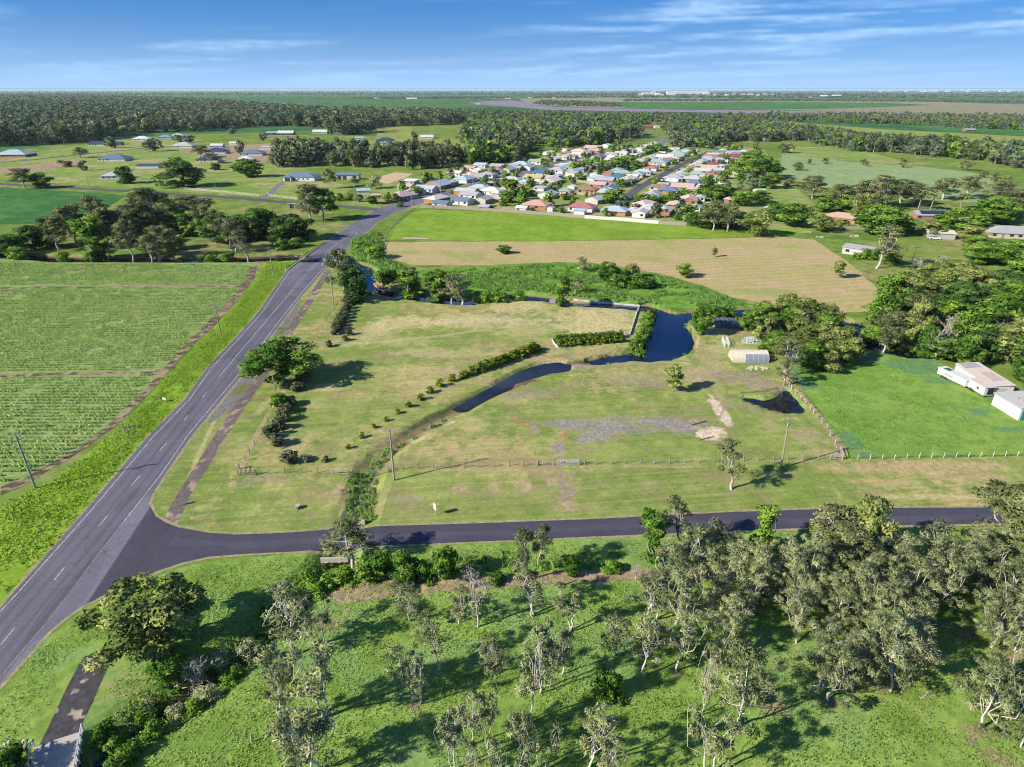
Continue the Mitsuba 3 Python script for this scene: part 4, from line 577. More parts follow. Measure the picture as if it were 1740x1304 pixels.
for kd, x, yb, yt, w in [('weedy_shrub', 300, 1130, 1100, 46), ('vine_tree', 288, 1165, 1110, 44), ('grey_shrub', 330, 1150, 1108, 56), ('grey_shrub', 372, 1130, 1092, 50), ('bare_tree', 338, 1160, 1100, 46), ('grey_shrub', 350, 1185, 1158, 46), ('weedy_shrub', 395, 1150, 1126, 40), ('grey_shrub', 420, 1110, 1075, 50), ('grey_shrub', 300, 1212, 1186, 44), ('weedy_shrub', 262, 1245, 1214, 40), ('weedy_shrub', 225, 1285, 1254, 44), ('weedy_shrub', 195, 1262, 1235, 36), ('weedy_shrub', 175, 1245, 1215, 40), ('weedy_shrub', 250, 1205, 1180, 44), ('weedy_shrub', 520, 985, 955, 46), ('weedy_shrub', 545, 1000, 965, 60), ('weedy_shrub', 500, 1012, 985, 50), ('grey_shrub', 480, 1040, 1000, 60), ('weedy_shrub', 450, 1070, 1040, 50), ('weedy_shrub', 585, 985, 960, 50), ('grey_shrub', 250, 1200, 1170, 36), ('weedy_shrub', 200, 1310, 1284, 44), ('weedy_shrub', 25, 1315, 1270, 60), ('weedy_shrub', 330, 1205, 1182, 36)]: tree(kd, x, yb, yt, w, ZS)

# ------------------------------------------------------------------ woods farther off
def fill(poly, spacing, kd, zone, H0, W0, indiv=0, stuff=None, cat='tree', say=None, grow=None, gaps=.36):
    """trees scattered over the polygon (photo positions): the nearest INDIV are things, the rest one wood"""
    pg = Polygon(GP(poly)).buffer(0); x0, y0, x1, y1 = pg.bounds; out = []; y = y0
    while y < y1:
        sp = spacing * (1 + max(0, y - (grow or 1e9)) / (grow or 1)); xs = np.arange(x0, x1, sp); q = np.column_stack([xs, np.full(len(xs), y)]) + rng.uniform(-.42, .42, (len(xs), 2)) * sp
        out += [(a, b, sp) for (a, b), ok in zip(q, shapely.contains_xy(pg, q[:, 0], q[:, 1])) if ok]; y += sp
    out = [o for o in out if meshkit.fbm(np.array([[o[0] / 34, o[1] / 34, 3.0]]), 2, 9)[0] > gaps]
    out = [o for o in out if abs(o[0]) < o[1] * .92 + 40]; out.sort(key=lambda o: o[1])
    i0 = count.get('fill_' + str(stuff), 0); count['fill_' + str(stuff)] = i0 + len(out)
    for i, (a, b, sp) in enumerate(out):
        g = sp / spacing; k = kd[int(rng.integers(len(kd)))]; h = H0 * rng.uniform(.55, 1.3); w = W0 * rng.uniform(.75, 1.3) * (.45 + .55 * g)
        if i < indiv: tree(k, 0, 0, zone=zone, Hm=h, Wm=w, p=(a, b), say=say)
        elif stuff: tree(k, 0, 0, Hm=h, Wm=w, p=(a, b), key=f'{stuff}__{i0 + i:05d}')
    if stuff and len(out) > indiv: labels[stuff] = {'label': stuff.replace('_', ' '), 'kind': 'stuff'}
    return len(out)
GUMS = ['far_canopy', 'far_canopy', 'far_canopy', 'far_gum', 'far_olive']; MIX = ['far_canopy', 'far_gum', 'far_bushy', 'far_olive', 'far_green', 'far_bushy']
cnt = {}
cnt['A'] = fill([(-260, 252), (0, 250), (110, 245), (170, 238), (250, 226), (330, 224), (430, 216), (470, 215), (560, 212), (560, 196), (430, 184), (380, 176), (250, 169), (120, 165.5), (-260, 164)], 12, GUMS, 'in the forest behind the estate', 20, 16, 60, 'gum_forest', grow=1000, gaps=.24)
cnt['B'] = fill([(560, 232), (640, 226), (648, 216), (720, 214), (788, 212), (792, 206), (720, 200), (650, 202), (560, 197), (480, 192), (480, 215), (560, 218)], 10, GUMS, 'in the far gum belt beyond the meadow', 22, 15, 30, 'gum_belt', grow=900)
cnt['C'] = fill([(468, 286), (540, 284), (620, 285), (700, 289), (780, 285), (790, 272), (720, 268), (640, 270), (580, 264), (520, 262), (490, 258), (468, 272)], 8, ['far_olive', 'far_gum', 'far_bushy', 'gum'], 'behind the big grey-roofed house', 15, 10, 60, 'gum_belt_near', gaps=.42)
cnt['D'] = fill([(690, 240), (760, 244), (880, 250), (880, 276), (800, 280), (790, 268), (860, 262), (850, 250), (790, 244), (700, 242)], 9, MIX, 'behind the main street houses', 17, 12, 36, 'gum_belt_near', gaps=.4)
cnt['E'] = fill([(800, 262), (880, 268), (920, 262), (970, 250), (1030, 246), (1060, 240), (1092, 238), (1080, 224), (1000, 226), (930, 224), (880, 216), (840, 222), (790, 226), (780, 240)], 10, MIX, 'in the belt behind the main street', 16, 12, 60, 'gum_belt')
cnt['F'] = fill([(1140, 250), (1210, 252), (1240, 240), (1300, 242), (1330, 238), (1400, 248), (1440, 258), (1500, 262), (1560, 266), (1640, 272), (1740, 290), (1860, 300), (1860, 268), (1740, 262), (1620, 252), (1500, 244), (1400, 232), (1320, 220), (1240, 214), (1150, 218), (1120, 214), (1130, 226), (1140, 238)], 10, MIX, 'in the belt beyond the golf green', 13, 11, 70, 'gum_belt')
cnt['G'] = fill([(800, 204), (880, 208), (960, 216), (1080, 214), (1120, 212), (1240, 214), (1300, 206), (1290, 200), (1200, 200), (1100, 197), (1000, 199), (930, 194), (880, 196), (800, 194)], 17, MIX, '', 11, 11, 0, 'far_scrub', grow=2500)
cnt['H'] = fill([(1270, 203), (1400, 209), (1540, 213), (1740, 223), (1880, 228), (1880, 204), (1740, 201), (1480, 198), (1300, 197)], 17, MIX, '', 11, 11, 0, 'river_scrub', grow=2500)
cnt['I'] = fill([(905, 177), (960, 181), (1060, 182), (1050, 176), (990, 173), (920, 171.5)], 26, ['far_bushy'], '', 7, 16, 0, 'river_scrub_far')
cnt['J'] = fill([(1060, 172.4), (1300, 171.8), (1560, 173.5), (1740, 175), (1740, 172.5), (1500, 170.5), (1300, 169.5), (1060, 170)], 30, ['far_bushy'], '', 8, 20, 0, 'river_scrub_far', grow=4000)
cnt['K'] = fill([(600, 168.4), (760, 168), (870, 166.5), (870, 165), (760, 166), (600, 167)], 38, ['far_bushy', 'far_gum'], '', 10, 22, 0, 'farm_trees')
cnt['L'] = fill([(620, 201), (790, 196), (850, 196), (850, 190), (800, 190)], 16, MIX, '', 10, 10, 0, 'farm_trees_near')
for y0, n, hh, nm, x0, x1, d in [(8600, 900, 12, 'horizon_wood', -9500, 3000, 1400), (11500, 1000, 16, 'horizon_wood_far', -14000, 15000, 3000), (7400, 700, 10, 'horizon_wood_right', 200, 7500, 2600), (5600, 260, 9, 'plain_wood', 200, 5200, 900)]:
    for i in range(n):
        a, b = rng.uniform(x0, x1), y0 + rng.uniform(0, d); tree('far_dark', 0, 0, Hm=hh * rng.uniform(.6, 1.2), Wm=rng.uniform(30, 80), p=(a, b), key=f'{nm}__{i:05d}')
    labels[nm] = {'label': nm.replace('_', ' '), 'kind': 'stuff'}

# ------------------------------------------------------------------ houses
def ang(a, b): d = G(*b) - G(*a); return math.atan2(d[1], d[0])
A1, A2 = ang((700, 344), (958, 277)), ang((1060, 335), (1176, 271))
def roof_slabs(L, W, e, rise, typ, ov=.5, th=.14):
    m = MB(); l, w = L / 2 + ov, W / 2 + ov; z0 = e - ov * rise / (W / 2) * .6; z1 = e + rise
    if typ == 'hip':
        r = max(L / 2 - W / 2, .2); b = [(-l, -w, z0), (l, -w, z0), (l, w, z0), (-l, w, z0)]; t = [(-r, 0, z1), (r, 0, z1)]
        u = [(x, y, z - th) for x, y, z in b]; m.add(b + t + u, [[0, 1, 5], [0, 5, 4], [1, 2, 5], [2, 3, 4], [2, 4, 5], [3, 0, 4], [6, 8, 7], [6, 9, 8], [0, 6, 7], [0, 7, 1], [1, 7, 8], [1, 8, 2], [2, 8, 9], [2, 9, 3], [3, 9, 6], [3, 6, 0]])
    elif typ == 'gable':
        l = L / 2 + .25
        for s in (-1, 1):
            a = [(-l, s * w, z0), (l, s * w, z0), (l, 0, z1), (-l, 0, z1)]; m.add(a + [(x, y, z - th) for x, y, z in a], [[0, 1, 2], [0, 2, 3], [4, 6, 5], [4, 7, 6], [0, 4, 5], [0, 5, 1], [1, 5, 6], [1, 6, 2], [2, 6, 7], [2, 7, 3], [3, 7, 4], [3, 4, 0]])
    else:
        a = [(-l, -w, e), (l, -w, e), (l, w, e + rise), (-l, w, e + rise)]; m.add(a + [(x, y, z - th) for x, y, z in a], [[0, 1, 2], [0, 2, 3], [4, 6, 5], [4, 7, 6], [0, 4, 5], [0, 5, 1], [1, 5, 6], [1, 6, 2], [2, 6, 7], [2, 7, 3], [3, 7, 4], [3, 4, 0]])
    return m
def wall_mesh(L, W, e, rise, typ):
    m = MB(); m.box(0, 0, 0, L, W, e - .03)
    if typ == 'gable':
        for s in (-1, 1): x = s * L / 2; m.add([(x, -W / 2, e - .03), (x, W / 2, e - .03), (x, 0, e + rise - .16), (x - s * .1, -W / 2, e - .03), (x - s * .1, W / 2, e - .03), (x - s * .1, 0, e + rise - .16)], [[0, 1, 2], [3, 5, 4], [0, 2, 5], [0, 5, 3], [1, 4, 5], [1, 5, 2]])
    elif typ == 'skillion': m.add([(-L / 2, -W / 2, e - .03), (L / 2, -W / 2, e - .03), (L / 2, W / 2, e - .03), (-L / 2, W / 2, e - .03), (-L / 2, W / 2, e + rise - .16), (L / 2, W / 2, e + rise - .16)], [[0, 1, 5], [0, 5, 4], [1, 2, 5], [0, 4, 3], [2, 3, 4], [2, 4, 5]])
    return m
CN = {'white': 'white', 'cream': 'cream', 'offwhite': 'off-white', 'paleblue': 'pale blue', 'slate': 'slate blue', 'navy': 'navy blue', 'lavender': 'lavender-grey', 'grey': 'grey', 'red': 'red', 'maroon': 'maroon', 'terracotta': 'terracotta', 'tan': 'tan', 'brown': 'brown', 'greenroof': 'pale green', 'teal': 'teal', 'blueroof': 'deep blue', 'skyblue': 'sky blue', 'olive': 'olive', 'pinkish': 'pink-tan', 'mauve': 'mauve', 'brick': 'brick', 'darkbrick': 'dark brick', 'orangebrick': 'orange brick', 'asbestos': 'weathered', 'paling': 'timber', 'barrel': 'cream', 'yellow': 'yellow'}
HP = []
def house(x, y, wpx, roof, wall, typ, a, zone, ratio=1.35, e=2.6, name='house', win=3, px=None, rise=None, door=True, cat=None, desc=None, p=None, LW=None):
    p = G(x, y) if p is None else np.array(p); wm = wide(x, y, wpx); c, s = abs(math.cos(a)), abs(math.sin(a))
    W = wm / (ratio * c + s) if LW is None else LW[1]; L = W * ratio if LW is None else LW[0]
    if W > L: L, W, a = W, L, a + math.pi / 2
    rise = rise if rise is not None else {'hip': .19 * W, 'gable': .18 * W, 'skillion': .09 * W}[typ]
    HP.append(p); k = numbered(name); to = at(p, a, z=Z(p))
    part(k, 'wall', wall_mesh(L, W, e, rise, typ), 'mat_' + wall, to=to); part(k, 'roof', roof_slabs(L, W, e, rise, typ), 'mat_' + roof, to=to)
    n = 0
    for side, ln in ((0, L), (2, L), (1, W), (3, W)):   # windows on the sides that face the camera
        fa = a + (-math.pi / 2, 0, math.pi / 2, math.pi)[side]
        if math.cos(fa) * -p[0] + math.sin(fa) * -p[1] < .25 * np.hypot(*p) or n >= win: continue
        for t in np.linspace(-.5, .5, max(2, int(ln / 3.2)) + 1)[:-1] + .5 / max(2, int(ln / 3.2)):
            if n >= win: break
            m = MB(); isdoor = door and n == 1
            ww, hh, zz = (.95, 2.0, .05) if isdoor else (1.5, 1.1, .95)
            if side in (0, 2): m.box(t * ln, (W / 2 + .012) * (-1 if side == 0 else 1), zz, ww, .07, hh)
            else: m.box((L / 2 + .012) * (1 if side == 1 else -1), t * ln, zz, .07, ww, hh)
            part(k, 'door' if isdoor else 'window', m, 'mat_brown' if isdoor else 'mat_glass', to=to); n += 1
    later(k, desc or f"{CN[roof]} {typ}-roofed {name.replace('_', ' ')} with {CN[wall]} walls", zone, cat or ('house' if name == 'house' else name.split('_')[-1]), seen(p), p[1])
    return k, p, L, W, a, e, rise, to
def place(zone, rows, **kw):
    for r in rows:
        x, y, w, rf, wl, ty, a = r[:7]; house(x, y, w, rf, wl, ty, a, zone, **{**kw, **(r[7] if len(r) > 7 else {})})
h2 = math.pi / 2
sh = dict(name='garden_shed', e=2.2, win=1, ratio=1.2)
ZA = 'at the paddock fence'
place(ZA, [(752, 352, 34, 'slate', 'white', 'gable', A1 - h2), (786, 347, 40, 'slate', 'white', 'gable', A1 - h2), (800, 337, 40, 'lavender', 'white', 'gable', A1 - h2), (822, 345, 32, 'lavender', 'cream', 'gable', A1), (825, 357, 24, 'lavender', 'cream', 'gable', A1 - h2, sh), (912, 354, 54, 'terracotta', 'brick', 'hip', A2 - h2), (888, 359, 24, 'white', 'white', 'gable', A2 - h2, sh), (936, 359, 14, 'grey', 'white', 'gable', A2, sh),
           (990, 358, 52, 'red', 'white', 'hip', A2 - h2), (986, 364, 22, 'paleblue', 'white', 'skillion', A2 - h2, dict(name='patio', e=2.3, win=0)), (1045, 364, 52, 'paleblue', 'orangebrick', 'hip', A2 - h2), (1088, 368, 32, 'offwhite', 'white', 'gable', A2, dict(name='garage', win=1)), (1076, 364, 22, 'white', 'offwhite', 'gable', A2, dict(name='garage', win=1))])
kk = house(1115, 362, 64, 'offwhite', 'brick', 'hip', A2 - h2, ZA)
for dx in (-1.5, 1.0):
    L, W, e, rise = kk[2], kk[3], kk[5], kk[6]; sl = math.atan2(rise, W / 2)
    for s in (1,):
        m = MB(); ys = s * W * .27; zc = e + rise * (1 - abs(ys) / (W / 2)) + .12
        m.add(np.array([[u, ys + v * math.cos(sl), zc - s * v * math.sin(sl) + q] for u in (dx - 1.05, dx + 1.05) for v in (-.9, .9) for q in (0, .05)]), BOXF)
    part(kk[0], 'solar_panel', m, 'mat_solar', to=kk[7])
ZB = 'between the town streets'
place(ZB, [(836, 330, 46, 'white', 'white', 'hip', A1 - h2), (848, 340, 32, 'white', 'cream', 'gable', A1), (838, 317, 24, 'offwhite', 'cream', 'hip', A1), (931, 336, 36, 'paleblue', 'white', 'gable', A1), (918, 324, 24, 'lavender', 'white', 'skillion', A1 - h2, sh), (894, 315, 34, 'paleblue', 'cream', 'hip', A1 - h2), (908, 307, 40, 'olive', 'white', 'gable', A1 - h2), (936, 312, 40, 'white', 'cream', 'gable', A1), (924, 299, 38, 'blueroof', 'white', 'gable', A1 - h2), (946, 294, 36, 'lavender', 'white', 'hip', A1 - h2), (964, 289, 36, 'skyblue', 'cream', 'hip', A1 - h2),
           (958, 330, 34, 'greenroof', 'cream', 'hip', A2 - h2), (972, 322, 18, 'white', 'white', 'gable', A2, sh), (999, 328, 38, 'brown', 'orangebrick', 'hip', A2 - h2), (1017, 319, 34, 'mauve', 'brick', 'gable', A2 - h2), (1028, 311, 40, 'lavender', 'brick', 'gable', A2 - h2), (1050, 306, 38, 'blueroof', 'white', 'hip', A2 - h2), (1060, 299, 34, 'greenroof', 'cream', 'hip', A2 - h2), (1034, 298, 20, 'greenroof', 'red', 'gable', A2, sh), (1103, 290, 34, 'red', 'white', 'hip', A2 - h2), (1116, 280, 42, 'teal', 'pinkish', 'hip', A2 - h2), (1102, 275, 26, 'greenroof', 'white', 'gable', A2 - h2), (1130, 271, 34, 'white', 'white', 'gable', A2 - h2), (1150, 266, 36, 'teal', 'white', 'hip', A2 - h2), (1143, 260, 24, 'white', 'white', 'gable', A2), (1164, 260, 24, 'greenroof', 'white', 'hip', A2 - h2),
           (1010, 300, 18, 'white', 'white', 'gable', A1, sh), (988, 303, 20, 'white', 'offwhite', 'gable', A1), (972, 299, 24, 'offwhite', 'white', 'skillion', A1), (1040, 269, 24, 'white', 'white', 'gable', A1), (1056, 265, 26, 'pinkish', 'white', 'gable', A1 - h2), (1070, 259, 26, 'offwhite', 'pinkish', 'hip', A1), (1086, 257, 22, 'pinkish', 'white', 'gable', A1), (1098, 252, 22, 'cream', 'white', 'hip', A1), (1112, 247, 24, 'teal', 'white', 'hip', A1), (1128, 255, 20, 'white', 'white', 'gable', A1), (1018, 284, 22, 'tan', 'cream', 'hip', A1), (1047, 282, 18, 'lavender', 'white', 'gable', A1)])
ZC = 'left of the main street'
place(ZC, [(684, 338, 52, 'mauve', 'cream', 'hip', A1 - .2), (692, 322, 32, 'mauve', 'cream', 'gable', A1 - h2), (698, 313, 30, 'white', 'grey', 'skillion', A1 - h2), (746, 319, 50, 'paleblue', 'orangebrick', 'gable', A1), (722, 322, 16, 'lavender', 'white', 'gable', A1, sh), (790, 309, 40, 'paleblue', 'white', 'hip', A1), (775, 299, 30, 'white', 'white', 'gable', A1 - h2), (800, 302, 30, 'pinkish', 'cream', 'hip', A1), (815, 293, 24, 'white', 'white', 'hip', A1), (800, 290, 26, 'terracotta', 'white', 'gable', A1 - h2), (818, 285, 28, 'paleblue', 'white', 'gable', A1 - h2), (846, 287, 30, 'lavender', 'red', 'gable', A1 - h2), (850, 297, 22, 'grey', 'white', 'gable', A1), (877, 290, 26, 'grey', 'brick', 'gable', A1 - h2), (886, 284, 40, 'paleblue', 'grey', 'hip', A1 - h2), (898, 289, 22, 'teal', 'white', 'gable', A1), (911, 279, 28, 'greenroof', 'white', 'gable', A1 - h2), (924, 275, 22, 'offwhite', 'white', 'gable', A1),
           (941, 274, 24, 'white', 'grey', 'gable', A1), (945, 268, 28, 'tan', 'white', 'hip', A1 - h2), (964, 265, 28, 'brown', 'brick', 'hip', A1 - h2), (984, 261, 32, 'pinkish', 'white', 'hip', A1 - h2), (1008, 255, 34, 'tan', 'paleblue', 'gable', A1 - h2), (932, 263, 20, 'white', 'white', 'gable', A1), (960, 258, 18, 'cream', 'white', 'gable', A1), (1030, 251, 22, 'white', 'white', 'gable', A1), (868, 231, 26, 'teal', 'white', 'hip', A1), (829, 240, 14, 'yellow', 'cream', 'gable', A1, sh), (985, 209, 24, 'white', 'white', 'gable', A1)])
ZD = 'along the second street'
place(ZD, [(1152, 354, 44, 'cream', 'orangebrick', 'hip', A2 - h2), (1182, 358, 24, 'teal', 'white', 'hip', A2), (1190, 341, 24, 'teal', 'white', 'hip', A2), (1136, 329, 40, 'slate', 'orangebrick', 'hip', A2 - h2), (1160, 323, 46, 'mauve', 'cream', 'gable', A2 - h2), (1178, 309, 40, 'offwhite', 'brick', 'hip', A2 - h2), (1184, 301, 36, 'teal', 'white', 'hip', A2 - h2), (1209, 306, 20, 'greenroof', 'paleblue', 'gable', A2 - h2, sh), (1194, 295, 34, 'asbestos', 'brick', 'gable', A2 - h2), (1202, 290, 38, 'cream', 'orangebrick', 'gable', A2 - h2), (1211, 284, 36, 'maroon', 'white', 'hip', A2 - h2), (1220, 276, 30, 'teal', 'white', 'hip', A2 - h2), (1238, 271, 38, 'maroon', 'white', 'gable', A2 - h2), (1246, 264, 28, 'grey', 'offwhite', 'gable', A2 - h2), (1275, 260, 26, 'red', 'cream', 'hip', A2 - h2), (1278, 266, 12, 'greenroof', 'white', 'gable', A2, sh), (1246, 300, 22, 'white', 'cream', 'gable', A2), (1228, 312, 18, 'white', 'white', 'gable', A2, sh), (1262, 286, 14, 'paleblue', 'white', 'gable', A2, sh), (1238, 345, 20, 'mauve', 'brick', 'hip', A2), (1308, 362, 26, 'offwhite', 'white', 'hip', A2, dict(ratio=1.2)), (1205, 352, 12, 'white', 'white', 'gable', A2, sh), (1216, 236, 16, 'white', 'white', 'hip', 0.3), (1180, 240, 20, 'pinkish', 'white', 'gable', 0.2)])
ZE = 'on the new estate at far left'
place(ZE, [(27, 266, 54, 'paleblue', 'brick', 'hip', .15), (170, 248, 30, 'navy', 'white', 'gable', .1), (200, 247, 18, 'navy', 'slate', 'gable', .1), (197, 273, 46, 'slate', 'white', 'hip', .1), (200, 303, 46, 'paleblue', 'white', 'hip', .2), (254, 286, 36, 'navy', 'white', 'skillion', .1, dict(name='shed', win=0, ratio=2.6)), (243, 239, 30, 'white', 'white', 'hip', .1), (282, 236, 24, 'skyblue', 'white', 'hip', .2), (303, 233, 20, 'white', 'white', 'hip', .2), (313, 251, 38, 'offwhite', 'white', 'hip', .1), (370, 251, 22, 'white', 'paleblue', 'gable', .1), (400, 247, 18, 'white', 'white', 'gable', .1, dict(name='shed', win=0)), (369, 261, 38, 'navy', 'white', 'hip', .1), (356, 275, 38, 'navy', 'white', 'hip', .1), (430, 264, 40, 'slate', 'white', 'hip', .1), (470, 254, 50, 'offwhite', 'white', 'skillion', .1, dict(name='shed', win=0, ratio=3.2)), (418, 275, 32, 'white', 'offwhite', 'hip', .1),
           (465, 229, 22, 'skyblue', 'navy', 'gable', .1), (487, 229, 28, 'white', 'navy', 'gable', .1), (545, 227, 26, 'white', 'white', 'gable', .1), (575, 228, 12, 'offwhite', 'white', 'gable', .1), (570, 252, 20, 'white', 'white', 'hip', .1), (595, 254, 16, 'skyblue', 'white', 'hip', .1), (655, 242, 34, 'navy', 'white', 'hip', .15), (725, 236, 24, 'white', 'white', 'gable', .1), (612, 238, 16, 'teal', 'white', 'gable', .1)])
ZF = 'beyond the white rail fence'
big = house(514, 306, 58, 'slate', 'white', 'hip', -.12, ZF, ratio=1.9, e=3.0, win=6)
m = MB(); [m.box(-big[2] * .30, -big[3] / 2 - 1.6, .02, 5.4, 3.2, 2.85)]; part(big[0], 'porch', m, 'mat_white', to=big[7]); part(big[0], 'porch_roof', roof_slabs(5.4, 3.4, 3.0, 1.0, 'hip'), 'mat_slate', to=big[7] @ T().translate([-big[2] * .30, -big[3] / 2 - 1.6, .06]))
m = MB(); m.box(-big[2] * .30, -big[3] / 2 - 3.22, .02, 4.2, .06, 2.3); part(big[0], 'garage_opening', m, 'mat_black', to=big[7])
sd = house(592, 305, 40, 'slate', 'offwhite', 'gable', -.05, ZF, ratio=2.6, e=3.6, name='machinery_shed', win=0, cat='shed')
for t in (-.33, -.1, .33): m = MB(); m.box(t * sd[2], -sd[3] / 2 - .01, .02, 3.0, .08, 3.0); part(sd[0], 'doorway', m, 'mat_black', to=sd[7])
house(618, 330, 24, 'paleblue', 'white', 'skillion', .2, 'near the junction corner hedge', name='garden_shed', win=0); house(640, 338, 20, 'tan', 'cream', 'hip', .2, 'near the junction corner hedge')
ZR = 'at right beside the green paddock'
place('among trees at far right', [(1430, 376, 58, 'terracotta', 'orangebrick', 'hip', -.75, dict(ratio=1.6)), (1715, 402, 84, 'grey', 'cream', 'hip', -.25, dict(ratio=1.7, win=5)), (1290, 330, 22, 'offwhite', 'white', 'gable', .4)])
kk = house(1580, 372, 60, 'grey', 'brown', 'gable', -.14, 'among trees at far right', ratio=1.9)
L, W, e, rise = kk[2], kk[3], kk[5], kk[6]; m = MB(); m.add([(u, -W / 2 * v, e + rise * (1 - v) + q) for u in (-L * .36, L * .40) for v in (.08, .82) for q in (.06, .12)], BOXF); part(kk[0], 'solar_panel', m, 'mat_solar', to=kk[7])
house(1462, 432, 58, 'grey', 'offwhite', 'gable', -.78, 'standing below the pale gum at right', name='farm_shed', ratio=1.6, e=3.0, win=1, cat='shed', rise=.7)
house(1596, 404, 46, 'asbestos', 'grey', 'skillion', -.35, 'behind the white ute at right', name='carport', ratio=1.6, e=2.6, win=0, rise=.5)
# the rest of the town: lots along both streets that are still empty
ST1 = LineString(GP([(690, 344), (750, 331), (804, 316), (852, 305), (914, 289), (958, 277), (1009, 267), (1045, 258)])); r2 = np.random.default_rng(21)
for ln, zone, sides in ((ST1, 'between the town streets', (-1,)), (ST1, 'left of the main street', (1,)), (ST2L, 'between the town streets', (1,)), (ST2L, 'along the second street', (-1,))):
    for s in np.arange(10, ln.length - 6, 17.0):
        q = np.array(ln.interpolate(s).coords[0]); q2 = np.array(ln.interpolate(s + 1).coords[0]); t = (q2 - q) / np.linalg.norm(q2 - q); n_ = np.array([-t[1], t[0]])
        for off in (15, 37):
            c_ = q + n_ * sides[0] * off + t * r2.uniform(-2, 2)
            if (off > 40 and sides[0] < 0 and ln is ST2L) or (off > 20 and sides[0] > 0 and ln is ST1): continue
            if min(np.hypot(*(c_ - h)) for h in HP) < 11.5 or ST1.distance(Point(c_)) < 11 or ST2L.distance(Point(c_)) < 11 or not Polygon(GP([(640, 345), (700, 352), (993, 366), (1180, 376), (1290, 330), (1290, 250), (1200, 246), (1120, 246), (1020, 246), (900, 262), (780, 284)])).contains(Point(c_)): continue
            small = r2.random() < .3; house(0, 0, 0, str(r2.choice(['offwhite', 'lavender', 'grey', 'paleblue', 'white', 'mauve', 'grey', 'brown', 'asbestos', 'slate'])), str(r2.choice(['white', 'cream', 'brick', 'offwhite'])), str(r2.choice(['hip', 'gable'])), math.atan2(t[1], t[0]) + (math.pi / 2 if r2.random() < .6 else 0), zone, p=c_, LW=(7.5, 5.5) if small else (r2.uniform(12, 15), r2.uniform(8, 9.5)))
r3 = np.random.default_rng(5); town_poly = Polygon(GP([(720, 352), (993, 368), (1160, 378), (1300, 340), (1290, 252), (1200, 250), (1020, 248), (900, 266), (780, 290), (650, 318), (640, 344)])); tr = []
while len(tr) < 150:
    x0, y0, x1, y1 = town_poly.bounds; c_ = np.array([r3.uniform(x0, x1), r3.uniform(y0, y1)])
    if town_poly.contains(Point(c_)) and ST1.distance(Point(c_)) > 6.5 and ST2L.distance(Point(c_)) > 6 and min(np.hypot(*(c_ - h)) for h in HP) > 7.5 and all(np.hypot(*(c_ - q)) > 5 for q in tr): tr.append(c_); k_ = ['far_green', 'far_olive', 'far_bushy'][int(r3.integers(3))]; hh = r3.uniform(4.0, 9.0); tree(k_, 0, 0, zone='in the town gardens', Hm=hh, Wm=hh * r3.uniform(.7, 1.0), p=c_)
# far specks of buildings
for x, y, w, rf, wl in [(700, 168.6, 18, 'offwhite', 'white'), (662, 167.8, 10, 'white', 'white'), (694, 168.8, 8, 'pinkish', 'white'), (731, 166.8, 8, 'white', 'white'), (641, 168, 12, 'grey', 'offwhite'), (741, 166.4, 4, 'white', 'white'), (812, 178, 8, 'offwhite', 'white'), (863, 168.5, 10, 'offwhite', 'cream'), (900, 167, 6, 'white', 'white'), (941, 167, 6, 'white', 'white'), (886, 199, 14, 'white', 'pinkish'), (903, 203, 10, 'white', 'terracotta'), (921, 206, 8, 'tan', 'pinkish'), (962, 208, 14, 'white', 'white'), (977, 209, 14, 'white', 'white'), (1075, 217, 14, 'white', 'white'), (1097, 220, 24, 'maroon', 'brick'), (1116, 218, 10, 'white', 'white'), (1646, 224, 20, 'grey', 'darkbrick'), (1400, 163.4, 12, 'white', 'white'), (1421, 163.2, 14, 'white', 'white'), (1455, 165.6, 8, 'white', 'white')]:
    house(x, y, w, rf, wl, 'gable', .1, 'far out on the plain', ratio=2.0, e=3.2, win=0, name='farmhouse', cat='building')
house(1168, 161.2, 72, 'offwhite', 'white', 'gable', .05, 'on the horizon', ratio=9, e=26, rise=16, win=0, name='storage_hall', cat='building', desc='very long white storage hall')
for i, (x, w, e) in enumerate([(1098, 14, 22), (1110, 8, 34), (1118, 8, 20), (1088, 6, 14), (1200, 10, 24), (1140, 12, 12), (1215, 5, 10), (1235, 6, 10), (1247, 5, 9), (1262, 7, 10), (1275, 8, 12), (1288, 5, 9), (1300, 6, 9), (1312, 5, 8), (1122, 10, 10)]):
    house(x, 161.6 + (i % 4) * .35, w, 'white', 'white' if i % 3 else 'pinkish', 'gable', .05, 'by the long horizon hall', ratio=1.4, e=e, rise=4, win=0, name='mill_building', cat='building', desc=('white' if i % 3 else 'pinkish') + ' mill building')
for i, x in enumerate([1496, 1566, 1573, 1582, 1590, 1645, 1672, 1700, 1715, 1540, 1510, 1610]): house(x, 156.0 + (i % 3) * .3, 6, 'white', 'white', 'gable', .05, 'in the far town at right', ratio=2, e=20, rise=5, win=0, name='distant_building', cat='building', desc='distant white building')
for x in (1460, 1645):
    p = G(x, 157.2); k = numbered('water_tower'); m = MB(); m.tube([(0, 0, 0), (0, 0, 34)], [4, 3.2], 8); part(k, 'stem', m, 'mat_white', to=at(p)); m = MB(); m.tube([(0, 0, 34.1), (0, 0, 40), (0, 0, 50), (0, 0, 54)], [3.4, 14, 14, 2], 12); part(k, 'tank', m, 'mat_white', to=at(p)); later(k, 'white water tower', 'on the right horizon', 'water tower', x)

